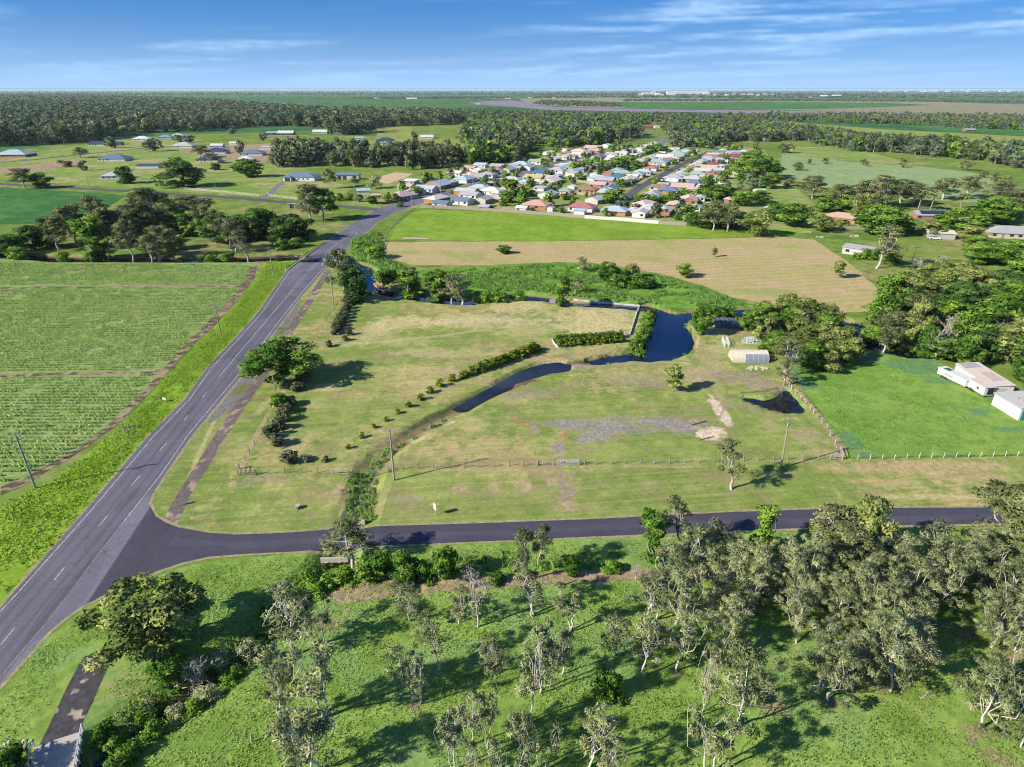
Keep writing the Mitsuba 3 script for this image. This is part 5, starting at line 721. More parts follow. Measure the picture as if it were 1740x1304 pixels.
# ------------------------------------------------------------------ sheds, trailers and cars near the lot
def barrel_shed(x, y, L, W, h, a, m1, label, panels):
    p = G(x, y); k = numbered('barrel_shed'); to = at(p, a); t = np.linspace(0, math.pi, 15); prof = np.column_stack([-np.cos(t) * W / 2, np.sin(t) ** .8 * h])
    for i, (x0, x1, j0, j1, mt) in enumerate(panels):
        m = MB(); q = prof[j0:j1 + 1]; n = len(q)
        for x in np.linspace(x0, x1, 2)[:1]: m.add(np.vstack([np.column_stack([np.full(n, xx * L), q * s]) for xx in (x0, x1) for s in (1.0, .975)]), np.vstack([[[b, b + 1, 2 * n + b + 1], [b, 2 * n + b + 1, 2 * n + b], [n + b, 3 * n + b + 1, n + b + 1], [n + b, 3 * n + b, 3 * n + b + 1]] for b in range(n - 1)]))
        part(k, 'roof_sheet', m, 'mat_' + mt, smooth=40, to=to)
    for s in (-1, 1):
        m = MB(); q = prof * .97; m.add([(s * L * .488, *c) for c in q] + [(s * L * .488, 0, 0)], [[len(q), b, b + 1] if s > 0 else [len(q), b + 1, b] for b in range(len(q) - 1)]); part(k, 'end_wall', m, 'mat_' + m1, to=to)
    for i in range(8): m = MB(); xx = (i / 7 - .5) * L * .985; m.tube([(xx, c[0] * 1.008, c[1] * 1.008) for c in prof], .035, 4); part(k, 'rib', m, 'mat_' + m1, to=to)
    tag(k, label, 'shed'); return k
w1 = wide(1236, 556, 52); barrel_shed(1236, 554, w1, 4.6, 2.3, -.02, 'offwhite', 'dark blue-grey barrel-roofed shed nearer the pond, dappled by tree shade', [(-.5, .5, 0, 14, 'barreldark')])
w2 = wide(1271, 612, 60); barrel_shed(1271, 611, w2, 4.6, 2.5, -.03, 'cream', 'cream barrel-roofed shed with blue-grey steel panel, nearer the lane', [(-.5, .5, 4, 14, 'barrel'), (-.5, -.15, 0, 4, 'barrel'), (-.15, .5, 0, 4, 'barrelblue')])
def rubble(x, y, w, n, label, mt='stone', sz=.5, cat='rubble', name='stone_heap'):
    p = G(x, y); k = numbered(name); wm = wide(x, y, w)
    for i in range(n):
        s = trimesh.creation.icosphere(1); v = s.vertices * rng.uniform(.5, 1.2, 3) * sz * [1, 1, .6]; v += rng.normal(size=v.shape) * sz * .12; v += [rng.uniform(-.5, .5) * wm, rng.uniform(-.5, .5) * wm * .4, sz * .15]
        part(k, 'stone', MB().add(v, s.faces), 'mat_' + mt, to=at(p))
    tag(k, label, cat)
rubble(1285, 627, 36, 14, 'pile of grey stones in front of the cream barrel shed'); rubble(1452, 402, 16, 8, 'low grey heap on the grass left of the gum', 'stone', .7)
rubble(1394, 404, 14, 6, 'grey stone heap at the paddock corner', 'stone', .6); rubble(1370, 395, 12, 6, 'small grey heap by the paddock corner bushes', 'stone', .6)
def frame_stack(x, y, n, label):               # stacked white steel gates and frames
    p = G(x, y); k = numbered('frame_pile')
    for i in range(n):
        m = MB(); x0, y0, a = rng.uniform(-2.4, 2.4), rng.uniform(-.8, .8), rng.uniform(-.3, .3); l, h = rng.uniform(1.6, 3.0), rng.uniform(.9, 1.7); d = np.array([math.cos(a), math.sin(a)])
        c = lambda t, z: (x0 + d[0] * t, y0 + d[1] * t, z)
        for z in (.08, h * .5, h): m.bar(c(0, z), c(l, z), .07)
        for t in (0, l * .5, l): m.bar(c(t, 0), c(t, h), .07)
        part(k, 'frame', m, 'mat_framewhite', to=at(p))
    tag(k, label, 'frames')
frame_stack(1270, 583, 9, 'pile of white-blue steel frames between the two barrel sheds'); frame_stack(1319, 574, 3, 'white steel frames half hidden under the orchard trees')
p = G(1227, 586); k = numbered('cattle_race'); m = MB(); m2 = MB()
for s in (0, 1.1):
    for z in (.5, 1.0, 1.5): m.bar((s, -2.2, z), (s + .6, 2.4, z), .07)
    for t in np.linspace(0, 1, 6): m2.bar((s + .6 * t, -2.2 + 4.6 * t, 0), (s + .6 * t, -2.2 + 4.6 * t, 1.75), .09)
part(k, 'rail', m, 'mat_framewhite', to=at(p)); part(k, 'post', m2, 'mat_framewhite', to=at(p)); tag(k, 'narrow pale steel stock race left of the frame pile', 'stock race')
def boxy(name, x, y, L, W, h, a, wall, top, label, cat, p=None, wheels=0, roofth=.12, slope=0.0, details=()):
    p = G(x, y) if p is None else p; k = numbered(name); to = at(p, a); z0 = .55 if wheels else 0
    part(k, 'body', MB().box(0, 0, z0, L, W, h), 'mat_' + wall, to=to)
    m = MB(); l, w = L / 2 + .15, W / 2 + .15; q = [(-l, -w, z0 + h), (l, -w, z0 + h), (l, w, z0 + h + slope), (-l, w, z0 + h + slope)]; m.add(q + [(a_, b_, c_ + roofth) for a_, b_, c_ in q], [[0, 2, 1], [0, 3, 2], [4, 5, 6], [4, 6, 7], [0, 1, 5], [0, 5, 4], [1, 2, 6], [1, 6, 5], [2, 3, 7], [2, 7, 6], [3, 0, 4], [3, 4, 7]]); part(k, 'roof', m, 'mat_' + top, to=to)
    for i in range(wheels):
        for s in (-1, 1): m = MB(); xx = (-.3 + .12 * i) * L; m.tube([(xx, s * W * .42, .42), (xx, s * W * .5, .42)], .42, 10); part(k, 'wheel', m, 'mat_rubber', to=to)
    for nm, mt, (cx, cy, cz, lx, ly, lz) in details: part(k, nm, MB().box(cx, cy, cz, lx, ly, lz), 'mat_' + mt, to=to)
    tag(k, label, cat); return k
def front(a, b, W):                            # a footprint from the two ends of its near side: centre, angle, length
    a, b = G(*a), G(*b); t = (b - a) / np.linalg.norm(b - a); n = np.array([-t[1], t[0]]); return (a + b) / 2 + n * W / 2, math.atan2(t[1], t[0]), float(np.linalg.norm(b - a))
c_, AL, Lw = front((1620, 634), (1679, 674), 5.0)
boxy('white_shed', 0, 0, Lw, 5.0, 2.5, AL, 'white', 'asbestos', 'long white shed with stained grey roof at right edge of paddock', 'shed', p=c_, slope=.35, details=[('roof_panel', 'grey', (-Lw * .38, 0, 2.86, Lw * .2, 4.6, .05)), ('rust_patch', 'mauve', (Lw * .12, .6, 2.90, Lw * .34, 2.6, .04)), ('door', 'offwhite', (Lw * .5 + .02, 0, .05, .08, 1.6, 2.1)), ('gutter', 'grey', (0, -2.66, 2.42, Lw, .12, .12))])
c_, a_, l_ = front((1591, 638), (1638, 661), 2.2)
boxy('white_trailer', 0, 0, l_, 2.2, 1.5, a_, 'white', 'white', 'low white trailer standing left of the long white shed', 'trailer', p=c_, wheels=2, details=[('hatch', 'dkgreen', (-l_ * .28, 0, 2.19, l_ * .2, 1.4, .05)), ('window', 'grey', (-l_ * .1, -1.11, 1.1, 2.2, .06, .5))])
c_, a_, l_ = front((1642, 660), (1669, 676), 2.4)
boxy('van_body', 0, 0, l_, 2.4, 1.9, a_, 'white', 'asbestos', 'white flat-roofed van body in front of the long white shed', 'trailer', p=c_, wheels=2, details=[('window', 'glass', (l_ * .1, -1.21, 1.3, .5, .06, .5)), ('rear_door', 'black', (l_ * .5 + .02, .3, .75, .06, 1.5, 1.5))])
c_, a_, l_ = front((1684, 688), (1729, 715), 6.0)
boxy('white_garage', 0, 0, l_, 6.0, 2.9, a_, 'white', 'offwhite', 'white garage with dark green roller door at right edge', 'shed', p=c_, slope=.2, details=[('roller_door', 'tealdoor', (l_ / 2 + .03, -.6, .03, .09, 4.0, 2.4)), ('gutter', 'grey', (0, -3.22, 2.82, l_ + .3, .14, .14)), ('roof_vent', 'grey', (-.5, -.6, 3.1, .5, .5, .25)), ('roof_vent', 'grey', (.9, -.6, 3.1, .5, .5, .25))])
house(1593, 604, 28, 'rust', 'white', 'gable', -.55, '', name='garden_shed', ratio=1.3, e=2.0, win=1, desc='small white shed with rusty roof under the creek wood', cat='shed')
house(1353, 614, 22, 'grey', 'slate', 'skillion', -.05, '', name='garden_shed', ratio=1.6, e=1.6, win=0, desc='low blue-grey shed under the orchard trees at the paddock edge', cat='shed')
boxy('water_tank_box', 1410, 614, 1.6, 1.5, 1.4, .1, 'tealdoor', 'tealdoor', 'dark blue-green box under the orchard at paddock edge', 'box')
def car(x, y, a, paintm, label, ute=False, p=None, cat='car'):
    p = G(x, y) if p is None else p; k = numbered('parked_car'); to = at(p, a)
    prof = [(-2.2, .35), (-2.25, .8), (-2.1, .95), (-.9 if ute else -1.8, .98), (1.0, 1.0), (2.0, .88), (2.25, .7), (2.25, .35)]; pg = Polygon(prof); e = trimesh.creation.extrude_polygon(pg, 1.78, engine='earcut'); v = e.vertices; part(k, 'body', MB().add(np.column_stack([v[:, 0], v[:, 2] - .89, v[:, 1]]), e.faces), 'mat_' + paintm, to=to)
    pr = [(-.85 if ute else -1.9, .99), (-.7 if ute else -1.5, 1.52), (.35, 1.55), (1.05, 1.0)]; e = trimesh.creation.extrude_polygon(Polygon(pr), 1.56, engine='earcut'); v = e.vertices; part(k, 'window', MB().add(np.column_stack([v[:, 0], v[:, 2] - .78, v[:, 1]]), e.faces), 'mat_glass', to=to)
    part(k, 'roof', MB().box(-.15 if ute else -.55, 0, 1.535, 1.0 if ute else 1.75, 1.5, .05), 'mat_' + paintm, to=to)
    if ute: m = MB(); m.box(-1.55, 0, .985, 1.3, 1.5, .03); part(k, 'tray', m, 'mat_black', to=to)
    for xx in (-1.35, 1.4):
        for s in (-1, 1): m = MB(); m.tube([(xx, s * .70, .33), (xx, s * .92, .33)], .33, 10); part(k, 'wheel', m, 'mat_rubber', to=to)
    tag(k, label, cat)
car(1588, 407, -.5, 'white', 'white ute parked in front of the open carport at right', True); car(1607, 400, -2.0, 'bluecar', 'dark car inside the open carport at right'); car(1487, 396, .1, 'white', 'white ute parked behind the pale gum at right', True)
for x, y, c, lb in [(969, 273, 'redcar', 'red car parked on the main street'), (697, 331, 'white', 'white car parked behind the corner hedge'), (693, 333, 'orange', 'orange car in the yard behind the corner hedge'), (800, 308, 'bluecar', 'blue car parked in a front yard on the main street'), (815, 306, 'black', 'dark car on a main street driveway'), (1045, 322, 'skyblue', 'pale blue car beside the lavender-roofed brick house'), (1152, 290, 'white', 'white car on the second street verge'), (1085, 306, 'white', 'white car in front of the deep blue roof'), (1183, 262, 'black', 'dark car at the far end of the second street')]: car(x, y, A1 + rng.normal() * .3, c, lb)

# ------------------------------------------------------------------ poles, fences, signs
def pole(x, yb, yt, label, arms=2, mt='pole', xt=None, a=0.0, h=None):
    p = G(x, yb); h = h or tall(x, yb, yt); k = numbered('power_pole'); to = at(p, a); lean = 0.0 if xt is None else xt
    m = MB(); m.tube([(0, 0, -.3), (lean * .5, 0, h * .5), (lean, 0, h)], [.17, .15, .115], 8); part(k, 'pole', m, 'mat_' + mt, smooth=50, to=to)
    for i in range(arms):
        z = h - .35 - i * 1.1; w = 2.3 if i == 0 else 1.5; lx = lean * z / h
        if i == 0: p0, p1 = (lx - w / 2, -.16, z), (lx + w / 2, -.16, z)
        else: p0, p1 = (lx - .62, -.95, z), (lx + .62, .55, z)
        part(k, 'crossarm', MB().bar(p0, p1, .11, .13), 'mat_timber', to=to)
        for t in (.06, .36, .94): q = np.array(p0) + (np.array(p1) - np.array(p0)) * t; m = MB(); m.tube([q + [0, 0, .06], q + [0, 0, .2], q + [0, 0, .3]], [.03, .07, .05], 6); part(k, 'insulator', m, 'mat_white', to=to)
    tag(k, label, 'power pole'); return np.array([p[0] + lean * math.cos(a), p[1] + lean * math.sin(a), Z(p) + h])
tp = {}
tp['L'] = pole(60, 829, 734, 'tall green-grey power pole at the left edge of the cane field', mt='polegreen', a=.15)
tp['2'] = pole(376, 572, 515, 'power pole beside the middle cane block, left of the main road', a=.15); tp['3'] = pole(464.5, 469, 420, 'green-grey power pole left of the road near the bridge', mt='polegreen', a=.2)
tp['4'] = pole(162, 468, 422, 'power pole standing in the top cane block', mt='polegreen', a=.1); tp['C'] = pole(670, 817, 729, 'power pole on the verge right of the weedy drain', mt='pole', arms=1, a=.05)
tp['R'] = pole(1327, 797, 711, 'weathered leaning power pole near the right end of the front fence', mt='timber', xt=-.45); tp['7'] = pole(567, 519, 461, 'power pole between the footpath and the gum at the bridge', a=.2)
tp['10'] = pole(554, 389, 349, 'power pole at the road junction beyond the creek', a=.1, mt='polegreen'); tp['11'] = pole(611, 360, 335, 'power pole at the junction corner, right one', arms=1); tp['12'] = pole(700, 357, 322, 'power pole at the end of the paddock fence', arms=1)
tp['13'] = pole(604, 349, 311, 'power pole at the junction corner, left one', arms=1); tp['14'] = pole(749, 336, 304, 'power pole on the main street in front of the orange brick house', arms=1); tp['15'] = pole(151, 318, 286, 'power pole beside the side road at far left', arms=1, mt='polegreen')
tp['16'] = pole(367, 324, 295, 'power pole behind the white rail fence', arms=1); tp['17'] = pole(472, 337, 305, 'power pole beside the driveway of the big grey-roofed house', arms=1, mt='polegreen'); tp['19'] = pole(1547, 449, 419, 'leaning power pole on the grass at right, below the houses', arms=1, xt=.9)
tp['20'] = pole(831, 307, 286, 'street power pole beside the palms on the main street', arms=1, mt='polegreen'); tp['21'] = pole(1049, 258, 241, 'power pole at the far end of the main street', arms=1); tp['22'] = pole(1068, 248, 230, 'power pole at the edge of the gum belt', arms=1); tp['23'] = pole(1090, 243, 228, 'power pole near the bend of the pale road', arms=1)
tp['24'] = pole(804, 316, 298, 'second street power pole along the main street', arms=1); tp['25'] = pole(878, 296, 278, 'power pole in front of the pale blue house on the main street', arms=1)
p = G(468, 671); k = numbered('timber_post'); m = MB(); m.tube([(0, 0, 0), (.1, 0, 4.6)], [.12, .10], 7); part(k, 'post', m, 'mat_timber', to=at(p)); m = MB(); m.bar((-.2, 0, 4.2), (.35, 0, 4.2), .06); part(k, 'bracket', m, 'mat_steel', to=at(p)); tag(k, 'short bare timber post beside the broad roadside tree', 'post')
def wire(a, b, label, offs=(0,), sag=.018):
    k = numbered('overhead_wire'); a, b = np.array(a, float), np.array(b, float); L = np.linalg.norm(b - a); s = np.array([(b - a)[1], -(b - a)[0], 0]) / L; t = np.linspace(0, 1, 14)[:, None]
    for o in offs: m = MB(); m.tube(a + (b - a) * t + s * o - [0, 0, .3] - np.array([0, 0, 4 * sag * L]) * t * (1 - t), .016, 3, cap=False); part(k, 'strand', m, 'mat_wire')
    tag(k, label, 'power line')
wire(tp['L'], tp['C'], 'thin power wires crossing the main road at left', (-.9, .9)); wire(tp['L'], tp['2'], 'power wires along the cane field, nearer span', (-1, 1)); wire(tp['2'], tp['3'], 'power wires along the cane field, farther span', (-1, 1)); wire(tp['4'], np.array([*G(-160, 470), 10]), 'power wires over the creek at far left', (-1, 1)); wire(tp['4'], tp['3'], 'power wires above the top cane block', (-1, 1)); wire(tp['C'], tp['R'], 'thin power wires along the front fence', (0,)); wire(tp['3'], tp['7'], 'power wires crossing the road near the bridge', (-.8, .8)); wire(tp['15'], tp['16'], 'power wires over the meadow at far left', (-.6, .6)); wire(tp['16'], tp['17'], 'power wires behind the white rail fence', (-.6, .6)); wire(tp['19'], np.array([*G(1690, 470), 7]), 'service wire from the leaning pole at right', (0, .3)); wire(tp['12'], tp['14'], 'power wires at the start of the main street', (-.5, .5)); wire(tp['3'], tp['10'], 'power wires over the creek towards the junction', (-.8, .8))
def fence(name, pts, label, post=.14, h=1.2, wires=3, mt='timber', step=None, rails=0, tilt=0.0, wm='wire', cat='fence', railm=None):
    k = numbered(name); q = [np.array(a, float) for a in pts]
    if step: ln = LineString(q); q = [np.array(ln.interpolate(s).coords[0]) for s in np.linspace(0, ln.length, max(2, int(ln.length / step) + 1))]
    base = MB().box(0, 0, -.25, post, post, h + .25).ply('mat_' + mt); tops = []
    for a in q:
        z = Z(a); t1, t2 = rng.normal(size=2) * tilt
        part(k, 'post', base, None, to=T().translate([float(a[0]), float(a[1]), z]).rotate([1, 0, 0], t1 * 57).rotate([0, 1, 0], t2 * 57).rotate([0, 0, 1], float(rng.uniform(0, 40))).scale([1, 1, float(rng.uniform(.92, 1.06))])); tops.append((a, z))
    for i in range(wires + rails):
        zz = h * (.94 - .72 * i / max(1, wires + rails - 1)) if wires + rails > 1 else h * .9; m = MB()
        for (a, za), (b, zb) in zip(tops[:-1], tops[1:]):
            if rails: m = MB(); m.bar((*a, za + zz), (*b, zb + zz), .05, .12); part(k, 'rail', m, 'mat_' + (railm or mt))
            else: m.tube([(*a, za + zz), (*b, zb + zz)], .008, 3, cap=False)
        if not rails: part(k, 'wire', m, 'mat_' + wm)
    tag(k, label, cat); return k
fy = lambda x: 806.5 - (x - 436) * (806.5 - 790) / (995 - 436) if x < 995 else 790 - (x - 995) * 8 / 435
fence('wire_fence', GP([(x, fy(x)) for x in (436, 457, 485, 513, 540, 565)]), 'wire fence with timber posts between front corner and drain'); fence('wire_fence', GP([(x, fy(x)) for x in (660, 685, 711, 737, 764, 789, 813, 840, 865, 889, 914)]), 'wire fence with timber posts from the drain to the steel gate'); fence('wire_fence', GP([(x, fy(x)) for x in (985, 994, 1013, 1039, 1063, 1088, 1113, 1138, 1163, 1188, 1213, 1238, 1263, 1288, 1314, 1338, 1364, 1390, 1411)]), 'long wire fence with timber posts right of the steel gate')
RF = dict(wires=0, rails=3, post=.16, h=1.25)
fence('rail_fence_panel', GP([(405, 808), (434, 808)]), 'grey timber rail panel at the front fence corner', **RF); fence('rail_fence_panel', GP([(405, 808), (407, 797)]), 'short grey timber rail panel turning along the road', **RF); fence('rail_fence_panel', GP([(565, 806), (592, 807)]), 'white-grey timber rail panel left of the weedy drain', **{**RF, 'mt': 'concrete'}); fence('rail_fence_panel', GP([(631, 804), (660, 803)]), 'grey timber rail panel right of the weedy drain', **RF)
fence('rail_fence_panel', GP([(915, 791.5), (940, 791)]), 'timber rail panel left of the steel gate', **RF); fence('rail_fence_panel', GP([(1411, 782), (1431, 782)]), 'pale timber rail panel at the right front corner', **{**RF, 'mt': 'stone'}); fence('rail_fence_panel', GP([(1431, 782), (1427, 768)]), 'leaning pale timber panel at the right front corner', **{**RF, 'mt': 'stone'}); fence('rail_fence_panel', GP([(1330, 642), (1341, 655)]), 'broken pale timber panel below the she-oak', **{**RF, 'mt': 'stone', 'tilt': .1})
fence('fallen_rail', GP([(584, 820), (603, 803)]), 'fallen white rail at the drain mouth', wires=0, rails=1, post=.12, h=.5, mt='concrete', cat='rail')
fence('road_side_fence', GP([(407, 797), (417, 783), (425, 772), (433, 757), (446, 735), (455, 717), (462, 695), (473, 683), (486, 660), (500, 640), (520, 606), (533, 588), (540, 574), (549, 561), (556, 549), (562, 538), (568, 528), (574, 518), (580, 508), (586, 499), (594, 490)]), 'wire fence with timber posts along the main road side')
fence('leaning_fence', GP([(1427, 768), (1419, 754), (1412, 741), (1405, 729), (1397, 720), (1389, 710), (1383, 703), (1377, 695), (1368, 686), (1360, 677), (1352, 668), (1346, 661), (1341, 655)]), 'leaning timber fence between the lot and the green paddock', post=.16, tilt=.16, mt='stone', wires=2)
fence('white_post_fence', GP([(1457 + 20.9 * i, 781.5 - .45 * i) for i in range(17)]), 'wire fence with white posts in front of the green paddock', mt='white', post=.09, h=1.2)
fence('paddock_fence', GP([(655, 409), (760, 411), (900, 411.5), (1000, 409), (1100, 406), (1250, 402)]), 'thin wire fence between bright grass and hay paddock', step=7, post=.09, wires=2)
fence('paddock_fence', GP([(700, 358), (678, 374), (662, 392), (655, 408), (648, 424), (642, 438)]), 'weathered timber fence beside the road beyond the creek', step=3.2, post=.16, wires=0, rails=2, h=1.1)
fence('bank_post_row', GP([(840, 996), (957, 994), (1015, 988), (1090, 990), (1150, 988)]), 'row of lone timber posts on the dirt bank', wires=0, post=.14, h=1.3, cat='posts'); fence('creek_post_row', GP([(1468, 560), (1476, 568), (1484, 574), (1496, 580), (1508, 585)]), 'short row of pale posts at the creek corner', wires=1, post=.12, h=1.1, cat='posts', mt='stone')
WR = dict(wires=0, rails=3, post=.14, h=1.35, mt='white', step=5)
fence('white_rail_fence', GP([(306, 321), (330, 324), (380, 328), (441, 334)]), 'white rail fence left of the driveway', **WR); fence('white_rail_fence', GP([(451, 332), (454, 330), (458, 334), (505, 340)]), 'white rail fence right of the driveway', **WR)
for a, b, lb in [((224, 271), (275, 268), 'pale paling fence beside the slate-roofed estate house'), ((340, 279), (392, 271), 'dark paling fence right of the estate houses')]: fence('estate_fence', GP([a, b]), lb, wires=0, rails=2, post=.14, h=1.6, mt='paling', step=5)
fence('timber_yard_fence', GP([(74, 284), (125, 286), (155, 288)]), 'brown timber fence in the estate meadow', wires=0, rails=2, post=.2, h=1.3, mt='rust', step=5)
def paling(name, pts, label, mt, h=1.7, step=2.4, var=None, pn='panel'):
    k = numbered(name); ln = LineString(GP(pts)); n = max(1, int(ln.length / step)); 
    for i in range(n):
        a, b = np.array(ln.interpolate(i / n, True).coords[0]), np.array(ln.interpolate((i + 1) / n, True).coords[0]); m = MB(); d = b - a; c = (a + b) / 2; hh = h * rng.uniform(.96, 1.05)
        m.box(*c, 0, np.hypot(*d) - .06, .05, hh, math.atan2(d[1], d[0])); part(k, pn, m, 'mat_' + (mt if not var or rng.random() < .7 else var))
        m = MB(); m.box(*a, 0, .11, .11, hh + .08); part(k, 'post', m, 'mat_' + mt)
    tag(k, label, 'fence')
paling('paling_fence', [(714, 353.5), (780, 356), (860, 361), (930, 366), (993, 371.5)], 'long grey timber paling fence behind the bright paddock', 'paling', var='timber'); paling('white_panel_fence', [(993, 371.5), (1060, 376), (1119, 381)], 'white panel fence behind the bright paddock', 'white', step=3.0); paling('paling_fence', [(1120, 381), (1166, 384)], 'short grey paling fence right of the white panels', 'paling')
paling('paling_fence', [(980, 331), (1008, 334)], 'timber fence in front of the brown-roofed house', 'paling'); paling('paling_fence', [(975, 309), (1006, 313)], 'pale timber fence among the town houses', 'timber'); paling('paling_fence', [(648, 348), (684, 344), (692, 340)], 'dark timber fence on the junction corner', 'darkbrick', h=1.5); paling('paling_fence', [(1154, 309), (1184, 312)], 'timber fence beside the second street', 'timber'); paling('paling_fence', [(1431, 390), (1470, 391)], 'dark timber fence below the terracotta-roofed house', 'paling')
# white block edging of the pond lot
def edging(pts, h, label, z=0, th=.22):
    k = numbered('white_block_wall'); ln = LineString(GP(pts)); n = int(ln.length / 1.6)
    for i in range(n):
        a, b = np.array(ln.interpolate(i / n, True).coords[0]), np.array(ln.interpolate((i + 1) / n, True).coords[0]); d = b - a; c = (a + b) / 2
        m = MB(); m.box(*c, Z(c) - .4, np.hypot(*d) - .025, th, h + .4 + rng.uniform(-.015, .015), math.atan2(d[1], d[0])); part(k, 'block', m, 'mat_offwhite' if rng.random() < .3 else 'mat_white')
    tag(k, label, 'wall')
edging([(974, 509), (1030, 512), (1087, 516)], .55, 'low white block wall on the far side of the lot by the pond'); edging([(1087, 516), (1079, 543), (1070, 571)], .6, 'low white block wall beside the pond hedge'); edging([(1070, 571), (1056, 569)], .6, 'short white block wall at the pond corner'); edging([(938, 577), (941, 584), (948, 591)], .5, 'short white block wall at the left end of the hedge'); edging([(948, 591), (1000, 587), (1056, 582)], .16, 'thin white kerb in front of the hedge')
p = G(939, 511); k = numbered('pump_box'); part(k, 'box', MB().box(0, 0, 0, 1.8, 1.2, 1.3), 'mat_offwhite', to=at(p)); part(k, 'lid', MB().box(0, 0, 1.3, 1.9, 1.3, .08), 'mat_grey', to=at(p)); tag(k, 'small pale box at the creek beside the tall vine tree', 'box')
p = G(962, 509); k = numbered('white_gate_post'); m = MB(); m.box(0, 0, 0, .35, .35, 2.0); part(k, 'post', m, 'mat_white', to=at(p)); part(k, 'cap', MB().box(0, 0, 2.0, .42, .42, .08), 'mat_white', to=at(p)); tag(k, 'white post at the left end of the far block wall', 'post')
# gate of the lot
a, b = G(941, 791), G(984, 790); k = numbered('steel_gate')
for s, e_ in ((0, .495), (.505, 1)):
    m = MB(); p0, p1 = a + (b - a) * s, a + (b - a) * e_; z = Z(p0)
    for zz in (.2, .45, .7, .95, 1.2): m.bar((*p0, z + zz), (*p1, z + zz), .05)
    for t in (0, .5, 1): q = p0 + (p1 - p0) * t; m.bar((*q, z + .2), (*q, z + 1.2), .05)
    part(k, 'leaf', m, 'mat_steel')
for q in (a, b): part(k, 'post', MB().box(0, 0, -.2, .22, .22, 1.7), 'mat_timber', to=at(q))
tag(k, 'grey steel double farm gate in the front fence', 'gate')
# signs, bridge rails, culverts, logs
def sign(x, y, w, h, z, mt, label, a=0.0, tilt=0.0, post='steel', text=None, tm='white'):
    p = G(x, y); k = numbered('road_sign'); to = at(p, a); m = MB(); m.tube([(0, 0, 0), (0, 0, z + h * .5)], .045, 6); part(k, 'post', m, 'mat_' + post, to=to)
    m = MB(); c, s = math.cos(tilt), math.sin(tilt); q = np.array([[u, -.055, v] for u, v in ((-w / 2, -h / 2), (w / 2, -h / 2), (w / 2, h / 2), (-w / 2, h / 2))]) @ np.array([[c, 0, s], [0, 1, 0], [-s, 0, c]]) + [0, 0, z + h / 2]
    m.add(np.vstack([q, q + [0, .025, 0]]), [[0, 1, 2], [0, 2, 3], [4, 6, 5], [4, 7, 6], [0, 4, 5], [0, 5, 1], [1, 5, 6], [1, 6, 2], [2, 6, 7], [2, 7, 3], [3, 7, 4], [3, 4, 0]]); part(k, 'board', m, 'mat_' + mt, to=to); tag(k, label, 'sign')
sign(448, 500, .85, .85, 1.2, 'yellow', 'yellow diamond road sign left of the main road', tilt=math.pi / 4, a=.1); sign(740, 876, .8, 1.15, 1.1, 'white', 'white board sign on the verge beside the lane', a=-.9); sign(329, 877, 1.5, .24, 2.4, 'signblue', 'blue street name sign at the lane junction', a=.5); sign(280, 683, .9, .6, .5, 'white', 'small white sign in the long grass left of the road', a=-.2); sign(503, 436, 1.2, .5, 1.1, 'white', 'white sign beside the creek at the bridge', a=.2)
for i, (x, y) in enumerate([(540, 397), (555, 393), (562, 394), (574, 395)]): 
    k = numbered('white_bollard'); p = G(x, y); m = MB(); m.tube([(0, 0, 0), (0, 0, 1.05)], .10, 8); part(k, 'post', m, 'mat_white', to=at(p)); m = MB(); m.tube([(0, 0, .78), (0, 0, .9)], .108, 8); part(k, 'band', m, 'mat_redcar', to=at(p)); later(k, 'white guide post', 'at the left end of the road bridge', 'bollard', x, p[1])
for i, (x, y) in enumerate([(580, 435), (599, 409), (607, 400)]): 
    k = numbered('white_bollard'); p = G(x, y); m = MB(); m.tube([(0, 0, 0), (0, 0, 1.1)], .12, 8); part(k, 'post', m, 'mat_white', to=at(p)); later(k, 'white guide post', 'at the right edge of the road bridge', 'bollard', x, p[1])
def guardrail(pts, label, mt='dkgreen', step=2.2):
    k = numbered('guard_rail'); ln = LineString(GP(pts)); n = max(2, int(ln.length / step)); q = [np.array(ln.interpolate(i / n, True).coords[0]) for i in range(n + 1)]
    for c in q: m = MB(); m.box(0, 0, -.5, .16, .16, 1.25); part(k, 'post', m, 'mat_timber', to=at(c))
    for a_, b_ in zip(q[:-1], q[1:]):
        for z in (.45, .68): m = MB(); m.bar((*a_, z), (*b_, z), .07, .14); part(k, 'rail', m, 'mat_' + mt)
    for c in (q[0], q[-1]): m = MB(); m.box(0, 0, -.2, .3, .3, 1.2); part(k, 'end_post', m, 'mat_white', to=at(c))
    tag(k, label, 'guard rail')
guardrail([(486, 460), (515, 438), (553, 412)], 'dark green guard rail on the left of the road bridge'); guardrail([(549, 452), (563, 443), (580, 431)], 'short green guard rail on the right of the road bridge')
p = G(496, 354); k = numbered('bus_shelter'); part(k, 'wall', MB().box(0, 0, 0, 4.2, 2.4, 2.5), 'mat_offwhite', to=at(p, .2)); part(k, 'roof', MB().box(0, 0, 2.5, 4.6, 2.9, .12), 'mat_grey', to=at(p, .2)); part(k, 'opening', MB().box(.4, -1.2, .1, 2.6, .06, 2.0), 'mat_black', to=at(p, .2)); tag(k, 'small pale shelter beside the side road', 'shelter')
p = G(504, 352); k = numbered('utility_hut'); part(k, 'wall', MB().box(0, 0, 0, 5, 2.4, 1.6), 'mat_grey', to=at(p + [3, 1], .2)); part(k, 'roof', MB().box(0, 0, 1.6, 5.2, 2.6, .1), 'mat_slate', to=at(p + [3, 1], .2)); tag(k, 'low grey hut right of the pale shelter', 'hut')
